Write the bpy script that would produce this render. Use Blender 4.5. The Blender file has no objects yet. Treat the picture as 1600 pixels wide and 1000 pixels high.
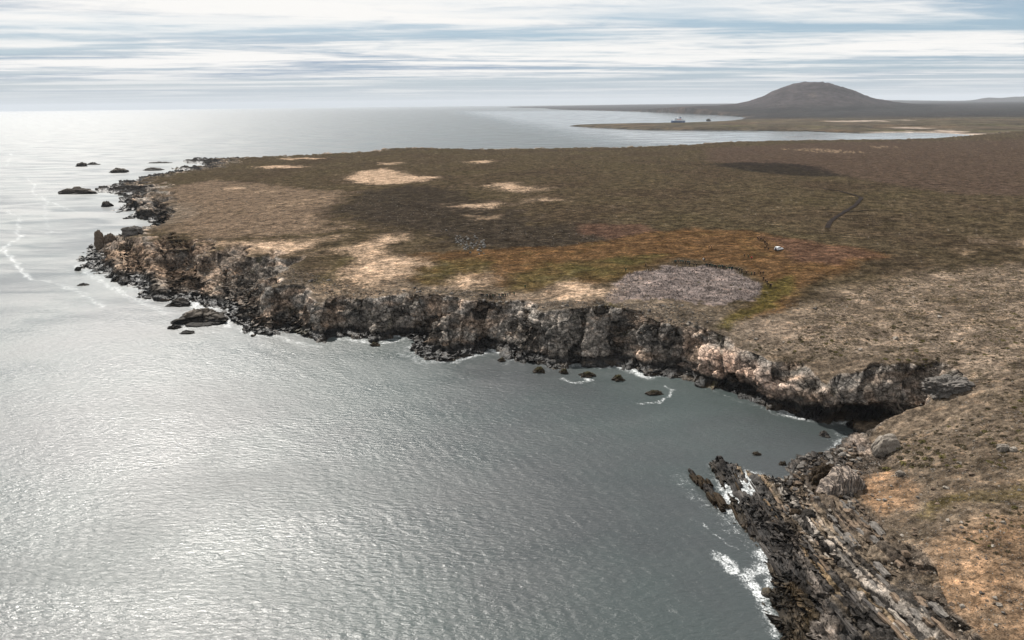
import bpy, bmesh, math, random
import numpy as np
from mathutils import Matrix, Vector

random.seed(7)
rng = np.random.default_rng(11)
sc = bpy.context.scene
col = sc.collection

# ------------------------------------------------------------------ camera
CAM_H = 95.0
FPX = 1600 * 24 / 36.0
pitch = math.atan(337.7 / FPX)
roll = math.radians(0.62)
Fv = np.array([0, math.cos(pitch), -math.sin(pitch)])
U0 = np.array([0, math.sin(pitch), math.cos(pitch)])
R0 = np.array([1.0, 0, 0])
Rv = R0 * math.cos(roll) - U0 * math.sin(roll)
Uv = U0 * math.cos(roll) + R0 * math.sin(roll)
cam_d = bpy.data.cameras.new('camera')
cam_d.lens = 24; cam_d.sensor_width = 36; cam_d.sensor_fit = 'HORIZONTAL'
cam_d.clip_start = 0.5; cam_d.clip_end = 200000
cam = bpy.data.objects.new('camera', cam_d)
col.objects.link(cam)
m = Matrix.Identity(4)
for i in range(3):
    m[i][0] = Rv[i]; m[i][1] = Uv[i]; m[i][2] = -Fv[i]
m[2][3] = CAM_H
cam.matrix_world = m
sc.camera = cam

# ------------------------------------------------------------------ light, sky
SUN_AZ = math.radians(-33)      # from +Y, negative = left
SUN_EL = math.radians(46)
EXPOSURE = 0.75
sc.view_settings.view_transform = 'Standard'
sc.view_settings.look = 'None'
sc.view_settings.exposure = EXPOSURE
sc.view_settings.gamma = 1.0
sc.view_settings.use_curve_mapping = False
sun_d = bpy.data.lights.new('sun', 'SUN')
sun_d.energy = 5.0; sun_d.angle = math.radians(1.2); sun_d.color = (1.0, 0.95, 0.88)
sun = bpy.data.objects.new('sun', sun_d)
col.objects.link(sun)
sdir = Vector((math.sin(SUN_AZ) * math.cos(SUN_EL), math.cos(SUN_AZ) * math.cos(SUN_EL), math.sin(SUN_EL)))
sun.rotation_euler = (-sdir).to_track_quat('-Z', 'Y').to_euler()
sun.location = (0, 0, 400)

world = bpy.data.worlds.new('World'); sc.world = world; world.use_nodes = True
wn = world.node_tree.nodes; wl = world.node_tree.links
wn.clear()
def W(t, **k):
    n = wn.new(t)
    for a, b in k.items(): setattr(n, a, b)
    return n
def wmath(op, a, b=None, c=None, clamp=False):
    n = W('ShaderNodeMath', operation=op, use_clamp=clamp)
    for i, v in enumerate((a, b, c)):
        if v is None: continue
        if hasattr(v, 'is_linked') or hasattr(v, 'links'): wl.new(v, n.inputs[i])
        else: n.inputs[i].default_value = v
    return n.outputs[0]
def wmap(v, a, b, c, d, smooth=True):
    n = W('ShaderNodeMapRange', interpolation_type='SMOOTHSTEP' if smooth else 'LINEAR')
    wl.new(v, n.inputs[0])
    for i, q in enumerate((a, b, c, d)): n.inputs[i + 1].default_value = q
    return n.outputs[0]
def wmix(f, a, b):
    n = W('ShaderNodeMix', data_type='RGBA')
    if hasattr(f, 'links'): wl.new(f, n.inputs[0])
    else: n.inputs[0].default_value = f
    for s, v in ((6, a), (7, b)):
        if hasattr(v, 'links'): wl.new(v, n.inputs[s])
        else: n.inputs[s].default_value = (*v, 1)
    return n.outputs[2]
SKY_S = 0.1
sky = W('ShaderNodeTexSky', sky_type='NISHITA')
sky.sun_disc = False; sky.sun_elevation = SUN_EL; sky.sun_rotation = SUN_AZ
sky.altitude = 0; sky.air_density = 1.0; sky.dust_density = 1.5; sky.ozone_density = 1.5
tc = W('ShaderNodeTexCoord'); sep = W('ShaderNodeSeparateXYZ'); wl.new(tc.outputs['Generated'], sep.inputs[0])
zc = wmath('MAXIMUM', sep.outputs[2], 0.004)
zz = wmath('ADD', zc, 0.012)
uu = wmath('DIVIDE', sep.outputs[0], zz); vv = wmath('DIVIDE', sep.outputs[1], zz)
ca, sa = math.cos(math.radians(-7)), math.sin(math.radians(-7))
u2 = wmath('ADD', wmath('MULTIPLY', uu, ca), wmath('MULTIPLY', vv, -sa))
v2 = wmath('ADD', wmath('MULTIPLY', uu, sa), wmath('MULTIPLY', vv, ca))
def wnoise(su, sv, detail, rough, dist, off=0.0):
    cb = W('ShaderNodeCombineXYZ')
    wl.new(wmath('MULTIPLY', u2, su), cb.inputs[0]); wl.new(wmath('MULTIPLY', v2, sv), cb.inputs[1])
    cb.inputs[2].default_value = off
    n = W('ShaderNodeTexNoise'); n.inputs['Scale'].default_value = 1.0
    n.inputs['Detail'].default_value = detail; n.inputs['Roughness'].default_value = rough
    n.inputs['Distortion'].default_value = dist
    wl.new(cb.outputs[0], n.inputs['Vector'])
    return n.outputs[0]
n_big = wnoise(0.07, 0.20, 4, 0.5, 1.0, 5.9)        # sheets of cloud
n_str = wnoise(0.11, 0.38, 5, 0.5, 1.0, 50.3)      # streaks in the sheet
n_fin = wnoise(1.1, 1.9, 6, 0.65, 0.6, 1.3)
cov = wmath('ADD', wmath('MULTIPLY', n_big, 0.58), wmath('MULTIPLY', n_str, 0.40))
cov = wmath('ADD', cov, wmath('MULTIPLY', n_fin, 0.16))
cover = wmap(cov, 0.47, 0.67, 0.0, 1.0)
shade = wmap(wmath('ADD', wmath('MULTIPLY', n_str, 0.76), wmath('MULTIPLY', n_fin, 0.26)), 0.385, 0.575, 0.0, 1.0)
K = 0.58 / SKY_S
cl_dark = tuple(K * c for c in (0.30, 0.40, 0.53)); cl_lite = tuple(K * c for c in (1.0, 0.985, 0.96))
cl_col = wmix(shade, cl_dark, cl_lite)
blue = wmix(0.82, sky.outputs[0], tuple(K * c for c in (0.31, 0.45, 0.58)))
c1 = wmix(cover, blue, cl_col)
# low veil of grey cloud down to the horizon
veil = wmath('MAXIMUM', wmap(sep.outputs[2], 0.002, 0.055, 0.8, 0.0), wmap(sep.outputs[2], 0.004, 0.026, 1.0, 0.0))
c2 = wmix(veil, c1, tuple(K * c for c in (0.56, 0.615, 0.66)))
bg = W('ShaderNodeBackground'); bg.inputs['Strength'].default_value = SKY_S
wl.new(c2, bg.inputs[0])
wo = W('ShaderNodeOutputWorld'); wl.new(bg.outputs[0], wo.inputs[0])

try:
    sc.cycles.use_denoising = True
    sc.cycles.max_bounces = 4; sc.cycles.volume_bounces = 0
    sc.cycles.sample_clamp_direct = 12; sc.cycles.sample_clamp_indirect = 4
    sc.cycles.volume_step_rate = 1
except Exception: pass

# ------------------------------------------------------------------ helpers
def ray(px, py):
    return Fv + (px - 800) / FPX * Rv + (500 - py) / FPX * Uv
def P(px, py, z=0.0):
    d = ray(px, py); t = (z - CAM_H) / d[2]
    return np.array([d[0] * t, d[1] * t, z])
def PY(px, py, Y):            # point of the ray at forward distance Y
    d = ray(px, py); t = Y / d[1]
    return np.array([d[0] * t, Y, CAM_H + d[2] * t])

GA = np.linspace(0, 2 * np.pi, 64, endpoint=False); GX = np.cos(GA); GY = np.sin(GA)
def ih(*a, seed=0):
    h = np.full(a[0].shape, (seed * 2654435761) & 0xffffffff, dtype=np.uint32)
    for i, v in enumerate(a):
        h ^= (v.astype(np.int64) & 0xffffffff).astype(np.uint32) * np.uint32([374761393, 668265263, 2246822519][i])
        h = (h ^ (h >> np.uint32(13))) * np.uint32(1274126177)
    return h ^ (h >> np.uint32(16))
def pn(x, y, seed=0):
    x = np.asarray(x, float); y = np.asarray(y, float)
    xi = np.floor(x); yi = np.floor(y); fx = x - xi; fy = y - yi
    u = fx * fx * fx * (fx * (fx * 6 - 15) + 10); v = fy * fy * fy * (fy * (fy * 6 - 15) + 10)
    xi = xi.astype(np.int64); yi = yi.astype(np.int64)
    def g(dx, dy):
        h = ih(xi + dx, yi + dy, seed=seed) & np.uint32(63)
        return GX[h] * (fx - dx) + GY[h] * (fy - dy)
    a = g(0, 0); b = g(1, 0); c = g(0, 1); d = g(1, 1)
    return 1.5 * ((a + u * (b - a)) * (1 - v) + (c + u * (d - c)) * v)
def fbm(x, y, octs=4, seed=0, rough=0.5, ridged=False):
    s = 0; a = 1.0; t = 0
    for o in range(octs):
        n = pn(x * 2 ** o + 17.3 * o, y * 2 ** o - 9.1 * o, seed + o)
        if ridged: n = 1 - 2 * np.abs(n)
        s = s + a * n; t += a; a *= rough
    return s / t
def sst(x, a, b):
    t = np.clip((x - a) / (b - a), 0, 1); return t * t * (3 - 2 * t)
def worley3(p, seed=0):
    """random value of the nearest cell, distance to the nearest two"""
    ip = np.floor(p).astype(np.int64); fp = p - ip
    d1 = np.full(len(p), 9.0); d2 = d1.copy(); val = np.zeros(len(p))
    for i in (-1, 0, 1):
        for j in (-1, 0, 1):
            for k in (-1, 0, 1):
                a, b, c = ip[:, 0] + i, ip[:, 1] + j, ip[:, 2] + k
                h = ih(a, b, c, seed=seed)
                ox = (h & np.uint32(1023)) / 1023.0; oy = ((h >> np.uint32(10)) & np.uint32(1023)) / 1023.0
                oz = ((h >> np.uint32(20)) & np.uint32(1023)) / 1023.0
                d = (i + ox - fp[:, 0]) ** 2 + (j + oy - fp[:, 1]) ** 2 + (k + oz - fp[:, 2]) ** 2
                v = (ih(a, b, c, seed=seed + 77) & np.uint32(4095)) / 4095.0
                near = d < d1
                d2 = np.where(near, d1, np.minimum(d2, d)); val = np.where(near, v, val); d1 = np.where(near, d, d1)
    return val, np.sqrt(d1), np.sqrt(d2)
def seg_dist(px, py, poly, closed=True):
    """unsigned distance and inside test for a polyline / polygon"""
    poly = np.asarray(poly, float); n = len(poly)
    best = np.full(px.shape, 1e18); ins = np.zeros(px.shape, bool)
    for i in range(n if closed else n - 1):
        ax, ay = poly[i][:2]; bx, by = poly[(i + 1) % n][:2]
        dx, dy = bx - ax, by - ay; L = dx * dx + dy * dy + 1e-12
        t = np.clip(((px - ax) * dx + (py - ay) * dy) / L, 0, 1)
        best = np.minimum(best, (px - ax - t * dx) ** 2 + (py - ay - t * dy) ** 2)
        if closed:
            c = (ay > py) != (by > py)
            if dy != 0: ins ^= c & (px < (bx - ax) * (py - ay) / dy + ax)
    return np.sqrt(best), ins
def sdf(px, py, poly):
    d, i = seg_dist(px, py, poly); return np.where(i, d, -d)
class Grid:
    def __init__(s, x0, x1, y0, y1, st, fn):
        s.x0, s.y0, s.st = x0, y0, st
        s.nx = int((x1 - x0) / st) + 1; s.ny = int((y1 - y0) / st) + 1
        X, Y = np.meshgrid(x0 + np.arange(s.nx) * st, y0 + np.arange(s.ny) * st)
        s.v = fn(X, Y)
    def __call__(s, x, y):
        fx = np.clip((x - s.x0) / s.st, 0, s.nx - 1.001); fy = np.clip((y - s.y0) / s.st, 0, s.ny - 1.001)
        i = fx.astype(int); j = fy.astype(int); u = fx - i; w = fy - j
        v = s.v
        return (v[j, i] * (1 - u) + v[j, i + 1] * u) * (1 - w) + (v[j + 1, i] * (1 - u) + v[j + 1, i + 1] * u) * w
    def inside(s, x, y):
        return (x > s.x0) & (x < s.x0 + (s.nx - 1) * s.st) & (y > s.y0) & (y < s.y0 + (s.ny - 1) * s.st)

def mesh_np(name, verts, faces, smooth=True):
    me = bpy.data.meshes.new(name)
    faces = np.asarray(faces, np.int32); k = faces.shape[1]
    me.vertices.add(len(verts)); me.vertices.foreach_set('co', np.asarray(verts, np.float32).ravel())
    me.loops.add(faces.size); me.loops.foreach_set('vertex_index', faces.ravel())
    me.polygons.add(len(faces))
    me.polygons.foreach_set('loop_start', np.arange(0, faces.size, k, dtype=np.int32))
    me.polygons.foreach_set('loop_total', np.full(len(faces), k, np.int32))
    me.polygons.foreach_set('use_smooth', np.full(len(faces), smooth))
    me.update(); me.validate()
    return me
def attr_f(me, name, vals):
    a = me.attributes.new(name, 'FLOAT', 'POINT'); a.data.foreach_set('value', np.asarray(vals, np.float32))
def attr_c(me, name, rgb):
    a = me.attributes.new(name, 'FLOAT_COLOR', 'POINT')
    c = np.ones((len(rgb), 4), np.float32); c[:, :3] = rgb
    a.data.foreach_set('color', c.ravel())
def obj(name, me, mat=None, parent=None, label=None, cat=None, group=None, kind=None):
    o = bpy.data.objects.new(name, me); col.objects.link(o)
    if mat is not None and me is not None and len(me.materials) == 0:
        me.materials.append(mat)
    if parent is not None: o.parent = parent
    if label: o['label'] = label
    if cat: o['category'] = cat
    if group: o['group'] = group
    if kind: o['kind'] = kind
    return o
def grid_faces(nr, nc):
    i = np.arange(nr - 1)[:, None] * nc + np.arange(nc - 1)[None]
    i = i.ravel()
    return np.stack([i, i + 1, i + nc + 1, i + nc], 1)
def compact(V, Fq, attrs):
    used = np.zeros(len(V), bool); used[Fq.ravel()] = True
    idx = np.cumsum(used) - 1
    return V[used], idx[Fq], [a[used] for a in attrs]

# ------------------------------------------------------------------ materials
class NT:
    def __init__(s, name):
        s.m = bpy.data.materials.new(name); s.m.use_nodes = True
        s.n = s.m.node_tree.nodes; s.l = s.m.node_tree.links
        s.b = s.n['Principled BSDF']; s.b.inputs['Roughness'].default_value = 0.9
        s.b.inputs['Specular IOR Level'].default_value = 0.04
    def node(s, t, **k):
        n = s.n.new(t)
        for a, b in k.items(): setattr(n, a, b)
        return n
    def put(s, sock, v):
        if hasattr(v, 'links'): s.l.new(v, sock)
        elif isinstance(v, tuple) and len(v) == 3 and sock.type == 'RGBA': sock.default_value = (*v, 1)
        else: sock.default_value = v
    def math(s, op, a, b=0.0, c=None):
        n = s.node('ShaderNodeMath', operation=op); s.put(n.inputs[0], a); s.put(n.inputs[1], b)
        if c is not None: s.put(n.inputs[2], c)
        return n.outputs[0]
    def map(s, v, a, b, c, d, smooth=True):
        n = s.node('ShaderNodeMapRange', interpolation_type='SMOOTHSTEP' if smooth else 'LINEAR')
        for i, q in enumerate((v, a, b, c, d)): s.put(n.inputs[i], q)
        return n.outputs[0]
    def mix(s, f, a, b, mode='MIX'):
        n = s.node('ShaderNodeMix', data_type='RGBA', blend_type=mode)
        s.put(n.inputs[0], f); s.put(n.inputs[6], a); s.put(n.inputs[7], b); return n.outputs[2]
    def coord(s, sc=(1, 1, 1), rot=(0, 0, 0)):
        t = s.node('ShaderNodeTexCoord'); mp = s.node('ShaderNodeMapping')
        s.l.new(t.outputs['Object'], mp.inputs[0]); mp.inputs['Scale'].default_value = sc; mp.inputs['Rotation'].default_value = rot
        return mp.outputs[0]
    def noise(s, scale, detail=3, rough=0.55, vec=None, dist=0):
        n = s.node('ShaderNodeTexNoise'); n.inputs['Scale'].default_value = scale
        n.inputs['Detail'].default_value = detail; n.inputs['Roughness'].default_value = rough; n.inputs['Distortion'].default_value = dist
        s.l.new(vec if vec is not None else s.coord(), n.inputs['Vector']); return n.outputs[0]
    def voro(s, scale, vec=None, feat='F1', out=0):
        n = s.node('ShaderNodeTexVoronoi', feature=feat); n.inputs['Scale'].default_value = scale
        s.l.new(vec if vec is not None else s.coord(), n.inputs['Vector']); return n.outputs[out]
    def attr(s, name, fac=False):
        n = s.node('ShaderNodeAttribute', attribute_name=name); return n.outputs['Fac' if fac else 'Color']
    def scale_col(s, c, v):
        n = s.node('ShaderNodeVectorMath', operation='SCALE'); s.put(n.inputs[0], c); s.put(n.inputs['Scale'], v); return n.outputs[0]
    def bump(s, h, strength, dist):
        n = s.node('ShaderNodeBump'); s.put(n.inputs['Strength'], strength); n.inputs['Distance'].default_value = dist
        s.put(n.inputs['Height'], h); s.l.new(n.outputs[0], s.b.inputs['Normal']); return n
    def col(s, c): s.put(s.b.inputs['Base Color'], c)

def simple_mat(name, c, rough=0.7, var=0.25, scale=3.0, metal=0.0):
    t = NT(name); n = t.noise(scale, 4)
    t.col(t.scale_col((*c, ) if False else t.mix(0.0, c, c), t.map(n, 0.25, 0.75, 1 - var, 1 + var)))
    t.b.inputs['Roughness'].default_value = rough; t.b.inputs['Metallic'].default_value = metal
    return t.m

def ground_mat():
    t = NT('ground_cover')
    cv = t.attr('cover'); rk = t.attr('rock', True)
    co = t.coord()
    n1 = t.noise(0.8, 5, 0.7, co); n2 = t.noise(4.0, 4, 0.65, co); n3 = t.noise(0.13, 5, 0.65, co); n4 = t.noise(0.35, 5, 0.7, t.coord((0.6, 1, 1)))
    v = t.math('MULTIPLY', t.map(n1, 0.32, 0.68, 0.3, 1.75, False), t.map(n2, 0.3, 0.7, 0.55, 1.45))
    v = t.math('MULTIPLY', v, t.map(n3, 0.3, 0.7, 0.62, 1.4)); v = t.math('MULTIPLY', v, t.map(n4, 0.3, 0.7, 0.5, 1.55))
    cv = t.mix(t.map(n4, 0.5, 0.72, 0, 0.45), cv, t.mix(1.0, cv, (1.5, 1.25, 1.05), 'MULTIPLY'))
    # joints in rock
    vr = t.coord((0.8, 0.45, 1.1), (0.35, 0.2, 0.5))
    crack = t.voro(0.55, vr, 'DISTANCE_TO_EDGE')
    ck = t.map(crack, 0.0, 0.09, 0.5, 1.0)
    ck = t.mix(rk, (1, 1, 1), ck)
    c = t.mix(1.0, t.scale_col(cv, v), ck, 'MULTIPLY')
    t.col(c)
    hsum = t.math('ADD', t.math('MULTIPLY', n1, 0.7), t.math('MULTIPLY', n2, 0.25))
    hr = t.math('MULTIPLY', t.math('MULTIPLY', t.map(crack, 0, 0.12, 0, 1), rk), 0.35)
    t.bump(t.math('ADD', hsum, hr), t.map(rk, 0, 1, 0.8, 0.9), 0.75)
    wet = t.attr('wet', True)
    t.put(t.b.inputs['Roughness'], t.map(wet, 0, 1, 0.95, 0.5))
    t.put(t.b.inputs['Specular IOR Level'], t.map(wet, 0, 1, 0.0, 0.3))
    return t.m
M_ground = ground_mat()

def rock_mat(name, c, c2, wet=0.0, scale=1.0):
    t = NT(name); co = t.coord()
    oi = t.node('ShaderNodeObjectInfo')
    n1 = t.noise(1.1 * scale, 5, 0.65, co); n2 = t.noise(5 * scale, 4, 0.6, co)
    base = t.mix(t.map(n1, 0.35, 0.65, 0, 1), c, c2)
    v = t.math('MULTIPLY', t.map(n2, 0.3, 0.7, 0.45, 1.1), t.map(oi.outputs['Random'], 0, 1, 0.7, 1.2, False))
    t.col(t.scale_col(base, v))
    t.bump(t.math('ADD', n1, t.math('MULTIPLY', n2, 0.4)), 0.7, 0.35)
    t.b.inputs['Roughness'].default_value = 0.9 - 0.35 * wet
    return t.m
M_rock_grey = rock_mat('grey_rock', (0.115, 0.105, 0.095), (0.17, 0.155, 0.14))
M_rock_dark = rock_mat('dark_wet_rock', (0.024, 0.022, 0.021), (0.05, 0.043, 0.036), 0.6)
M_rock_brown = rock_mat('brown_weedy_rock', (0.038, 0.027, 0.016), (0.024, 0.018, 0.013), 0.6)
M_rock_buff = rock_mat('buff_rock', (0.19, 0.14, 0.10), (0.12, 0.092, 0.072))
M_rock_ochre = rock_mat('ochre_rock', (0.17, 0.115, 0.065), (0.11, 0.085, 0.062))
M_rock_pale = rock_mat('pale_rock', (0.30, 0.265, 0.225), (0.19, 0.165, 0.14))
M_rock_slate = rock_mat('slate_rock', (0.06, 0.056, 0.054), (0.105, 0.092, 0.08))

# ------------------------------------------------------------------ the near coast (structure)
COAST = [(1225, 1000), (1218, 970), (1203, 948), (1196, 925), (1204, 900), (1200, 880), (1188, 855), (1172, 832), (1150, 818),
  (1140, 800), (1128, 790), (1140, 775), (1128, 758), (1122, 745), (1112, 726), (1124, 722), (1140, 730), (1155, 748),
  (1166, 768), (1176, 775), (1172, 750), (1166, 737), (1182, 742), (1200, 750), (1215, 758), (1232, 752), (1245, 740), (1232, 728),
  (1245, 718), (1265, 712), (1285, 706), (1300, 700), (1308, 690), (1322, 684), (1345, 678), (1390, 676), (1430, 669), (1446, 662), (1438, 657), (1400, 662), (1350, 665), (1318, 662), (1305, 661), (1290, 660), (1255, 655),
  (1225, 648), (1190, 637), (1150, 620), (1120, 610), (1095, 605), (1060, 592), (1030, 588), (1012, 592), (985, 580), (960, 572), (940, 575),
  (905, 572), (880, 576), (850, 572), (830, 570), (800, 562), (785, 552), (772, 547), (760, 553), (735, 558), (715, 563), (690, 566),
  (660, 563), (642, 555), (630, 547), (642, 540), (655, 531), (620, 526), (600, 533), (565, 530), (545, 527), (522, 525), (505, 538),
  (490, 530), (465, 525), (440, 520), (420, 527), (395, 522), (380, 520), (362, 508), (352, 490), (330, 480), (310, 482), (297, 469),
  (285, 475), (265, 473), (240, 472), (220, 465), (214, 450), (200, 445), (180, 440), (160, 436), (148, 425), (130, 418), (119, 411),
  (117, 404), (127, 396), (133, 389), (150, 381), (172, 378), (200, 371), (222, 366), (240, 358), (243, 350), (228, 344), (200, 342), (192, 338),
  (207, 331), (186, 332), (178, 327), (194, 322), (182, 316), (196, 310), (188, 303), (172, 304), (152, 301), (166, 292), (186, 286),
  (215, 281), (232, 277), (246, 272), (272, 270), (300, 268), (280, 265), (276, 262), (312, 261), (318, 258), (290, 255), (285, 252), (300, 249), (340, 247.5)]
coast_w = [P(*p)[:2] for p in COAST]
back_px = [(372, 246, 6), (430, 243, 8), (500, 240.5, 9), (560, 238.5, 9), (580, 236, 5), (610, 232.5, 9), (650, 229.5, 13), (740, 231, 13), (825, 232.5, 9), (860, 229, 13), (960, 228, 14),
  (1060, 226, 14), (1110, 221.5, 13), (1250, 218.5, 12), (1380, 217, 11), (1440, 215.5, 10)]
for (a, b, z) in back_px:
    p = P(a, b, z); r = math.hypot(p[0], p[1]); k = (r + 45) / r
    coast_w.append(p[:2] * k)
coast_w += [np.array(q, float) for q in ((1010, 1700), (1120, 1780), (1200, 1850), (1290, 1910), (1420, 2050), (2400, 2300), (3200, 2400), (3200, 30), (30, 30), (38, 70))]
COASTW = np.array(coast_w)

gd_near = Grid(-460, 520, 40, 600, 1.25, lambda X, Y: sdf(X, Y, COASTW))
gd_far = Grid(-1000, 3000, 20, 2300, 5.0, lambda X, Y: sdf(X, Y, COASTW))
def coast_d(x, y):
    return np.where(gd_near.inside(x, y), gd_near(x, y), gd_far(x, y))

HB = [(1250, 900, 3), (1280, 960, 3.5), (1330, 900, 5), (1230, 860, 2.5), (1400, 1000, 7), (1450, 900, 9.5), (1550, 950, 11.5), (1600, 1000, 12), (1600, 850, 14), (1500, 800, 12),
  (1420, 770, 9), (1385, 690, 7.5), (1480, 690, 13), (1580, 700, 17), (1330, 780, 5), (1200, 800, 2.5), (1130, 740, 2.2), (1345, 690, 3), (1290, 740, 2.5), (1600, 600, 21),
  (1250, 573, 14.3), (1150, 548, 13.9), (1040, 510, 15.8), (960, 480, 19.0), (870, 485, 18.5), (780, 490, 14.5), (700, 470, 18), (600, 472, 15), (540, 475, 13),
  (440, 455, 15.5), (300, 400, 16), (240, 385, 13), (180, 385, 10), (140, 400, 6), (1340, 590, 13.8), (1430, 592, 14.5), (1500, 600, 16.5),
  (1120, 500, 17.5), (1060, 470, 19.5), (1060, 420, 22.5), (1200, 480, 19), (1350, 520, 18.5), (1500, 520, 20.5), (1590, 480, 23), (1216, 388, 25), (1400, 400, 26), (900, 440, 20),
  (800, 450, 18), (640, 430, 18), (735, 377, 21), (520, 400, 18), (420, 390, 18), (330, 350, 14), (270, 345, 9), (230, 320, 10), (205, 300, 8), (180, 298, 5), (300, 275, 8), (330, 262, 6),
  (400, 320, 16), (600, 310, 20), (900, 320, 24), (1300, 320, 27), (1590, 320, 30), (400, 262, 10), (500, 252, 11), (640, 245, 13), (900, 250, 17), (1200, 250, 18), (1500, 260, 22),
  (1590, 235, 18), (650, 231, 12), (820, 234, 9), (1100, 223, 12), (1440, 217, 9), (1590, 217, 11)]
hp = np.array([P(*p) for p in HB])
Dm = np.hypot(hp[:, None, 0] - hp[None, :, 0], hp[:, None, 1] - hp[None, :, 1])
wts = np.linalg.solve(Dm + 1e-3 * np.eye(len(hp)) - 0.0, hp[:, 2] - hp[:, 2].mean())
def hb_raw(X, Y):
    s = np.full(X.shape, hp[:, 2].mean())
    for i in range(len(hp)): s = s + wts[i] * np.hypot(X - hp[i, 0], Y - hp[i, 1])
    return np.clip(s, 1.5, 36)
hb_near = Grid(-460, 520, 40, 600, 4.0, hb_raw)
hb_far = Grid(-1000, 3000, 20, 2300, 20.0, hb_raw)
def hbase(x, y): return np.where(hb_near.inside(x, y), hb_near(x, y), hb_far(x, y))

CP = [(1225, 1000, 26, 14), (1200, 890, 24, 12), (1150, 815, 20, 9), (1112, 722, 18, 9), (1170, 760, 18, 8), (1245, 730, 18, 6), (1326, 684, 10, 2), (1390, 677, 7, 0.8), (1440, 668, 7, 0.8), (1400, 661, 5, 0.3), (1350, 664, 5, 0.5), (1300, 662, 7, 1), (1225, 648, 9, 1.5), (1150, 620, 9, 3),
  (1040, 588, 10, 5), (960, 572, 10, 5), (870, 575, 10, 5), (780, 552, 10, 5), (700, 565, 14, 10), (600, 533, 7, 3.5), (540, 526, 8, 4), (440, 520, 13, 5), (300, 475, 58, 6),
  (200, 445, 58, 6), (150, 425, 50, 5), (117, 405, 40, 4), (240, 358, 16, 2), (190, 330, 40, 3), (150, 300, 50, 3), (276, 262, 50, 4), (345, 247, 60, 10)]
cpp = np.array([P(a, b)[:2] for a, b, _, _ in CP]); cpv = np.array([(c, d) for *_, c, d in CP], float)
def idw(X, Y, k):
    s = 0; t = 0
    for (x, y), v in zip(cpp, cpv):
        w = 1.0 / (((X - x) ** 2 + (Y - y) ** 2) ** 1.5 + 30.0); s = s + w * v[k]; t = t + w
    return s / t
cw_n = Grid(-460, 520, 40, 600, 6.0, lambda X, Y: idw(X, Y, 0)); cw_f = Grid(-1000, 3000, 20, 2300, 25.0, lambda X, Y: idw(X, Y, 0))
cf_n = Grid(-460, 520, 40, 600, 6.0, lambda X, Y: idw(X, Y, 1)); cf_f = Grid(-1000, 3000, 20, 2300, 25.0, lambda X, Y: idw(X, Y, 1))

INLET = np.array([P(*q)[:2] for q in ((1352, 673), (1390, 670), (1425, 664), (1440, 660))])
def ground_z(x, y, fine=True):
    """terrain height; also the (warped) distance inland"""
    x = np.asarray(x, float); y = np.asarray(y, float)
    inn = cw_n.inside(x, y)
    w = np.where(inn, cw_n(x, y), cw_f(x, y)); fs = np.where(inn, cf_n(x, y), cf_f(x, y))
    d = coast_d(x, y); r = np.hypot(x, y); k = 1 + np.clip((r - 250) / 350, 0, 2.5)
    near = 1 - sst(np.abs(d), 25, 60)
    d = d + near * k * (2.6 * fbm(x / 24, y / 24, 2, 7) + 2.4 * fbm(x / 10, y / 10, 3, 5) + (0.9 * fbm(x / 3.6, y / 3.6, 2, 9) if fine else 0))
    w = w * np.clip(1 + 0.8 * pn(x / 15, y / 15, 31), 0.4, 2)
    hb = hbase(x, y) + 0.9 * fbm(x / 75, y / 75, 3, 21)
    if fine: hb = hb + 0.34 * fbm(x / 6.0, y / 6.0, 4, 41, 0.6) + 0.45 * fbm(x / 21, y / 21, 3, 45)
    hb = hb + 1.8 * fbm(x / 26, y / 26, 2, 47) * (1 - sst(d, 18, 45)) * sst(hb, 8, 12)
    t = np.clip((d - fs) / w, 0, 1)
    g = 1 - (1 - t) ** 1.7
    fsh = 1.5 * (1 - np.exp(-np.clip(d, 0, None) / 2.2))
    if fine:
        fsh = fsh + (1 - sst(t, 0.0, 0.5)) * sst(d, -1, 2.5) * 1.25 * np.clip(fbm(x / 4.2, y / 4.2, 4, 61, 0.55, True) + 0.1, -0.5, 1)
    h = np.where(d < 0, np.maximum(d * 0.45, -5), 0) + np.where(d > 0, fsh + g * (hb - 1.5), fsh * 0)
    dp, _ = seg_dist(x, y, INLET, False)
    fl = 0.9 + 0.35 * pn(x / 2.5, y / 2.5, 55)
    h = np.where((dp < 5.0) & (h < fl), fl, h)
    return h, d, t

def terrain_poly(pts, z0=20.0):
    """pixels on the land -> points of the terrain"""
    a = np.array(pts, float); z = np.full(len(a), z0)
    for _ in range(8):
        q = np.array([P(p[0], p[1], zz)[:2] for p, zz in zip(a, z)])
        z = 0.5 * z + 0.5 * np.maximum(ground_z(q[:, 0], q[:, 1], False)[0], 0)
    return np.column_stack([q, z])
def on_ground(px, py):
    return terrain_poly([(px, py)])[0]

# rock beds of the reef run towards the camera, nearly along Y
def bed_c(x, y): return x - 0.0011 * (y - 130) ** 2 - 0.06 * (130 - y) + 0.5 * np.sin(y / 9.0)
LEDGE = np.array([P(*p)[:2] for p in [(1070, 738), (1112, 716), (1170, 730), (1235, 750)]] +
                 [P(a, b, z)[:2] for a, b, z in [(1265, 770, 2.5), (1310, 785, 3.5), (1350, 800, 5), (1400, 860, 7), (1450, 930, 8), (1490, 1000, 9)]] + [np.array((70., 70.)), np.array((38., 70.))] +
                 [P(*p)[:2] for p in [(1215, 1010), (1195, 950), (1195, 900), (1175, 850), (1130, 815)]])
CAVE = P(1325, 662)[:2]
CLIFFC = [P(a, b)[:2] for a, b in ((1110, 607), (1150, 620), (1190, 637), (1225, 648), (1255, 655), (1290, 660), (1330, 664), (1360, 664), (1400, 662), (1435, 657))]

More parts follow.
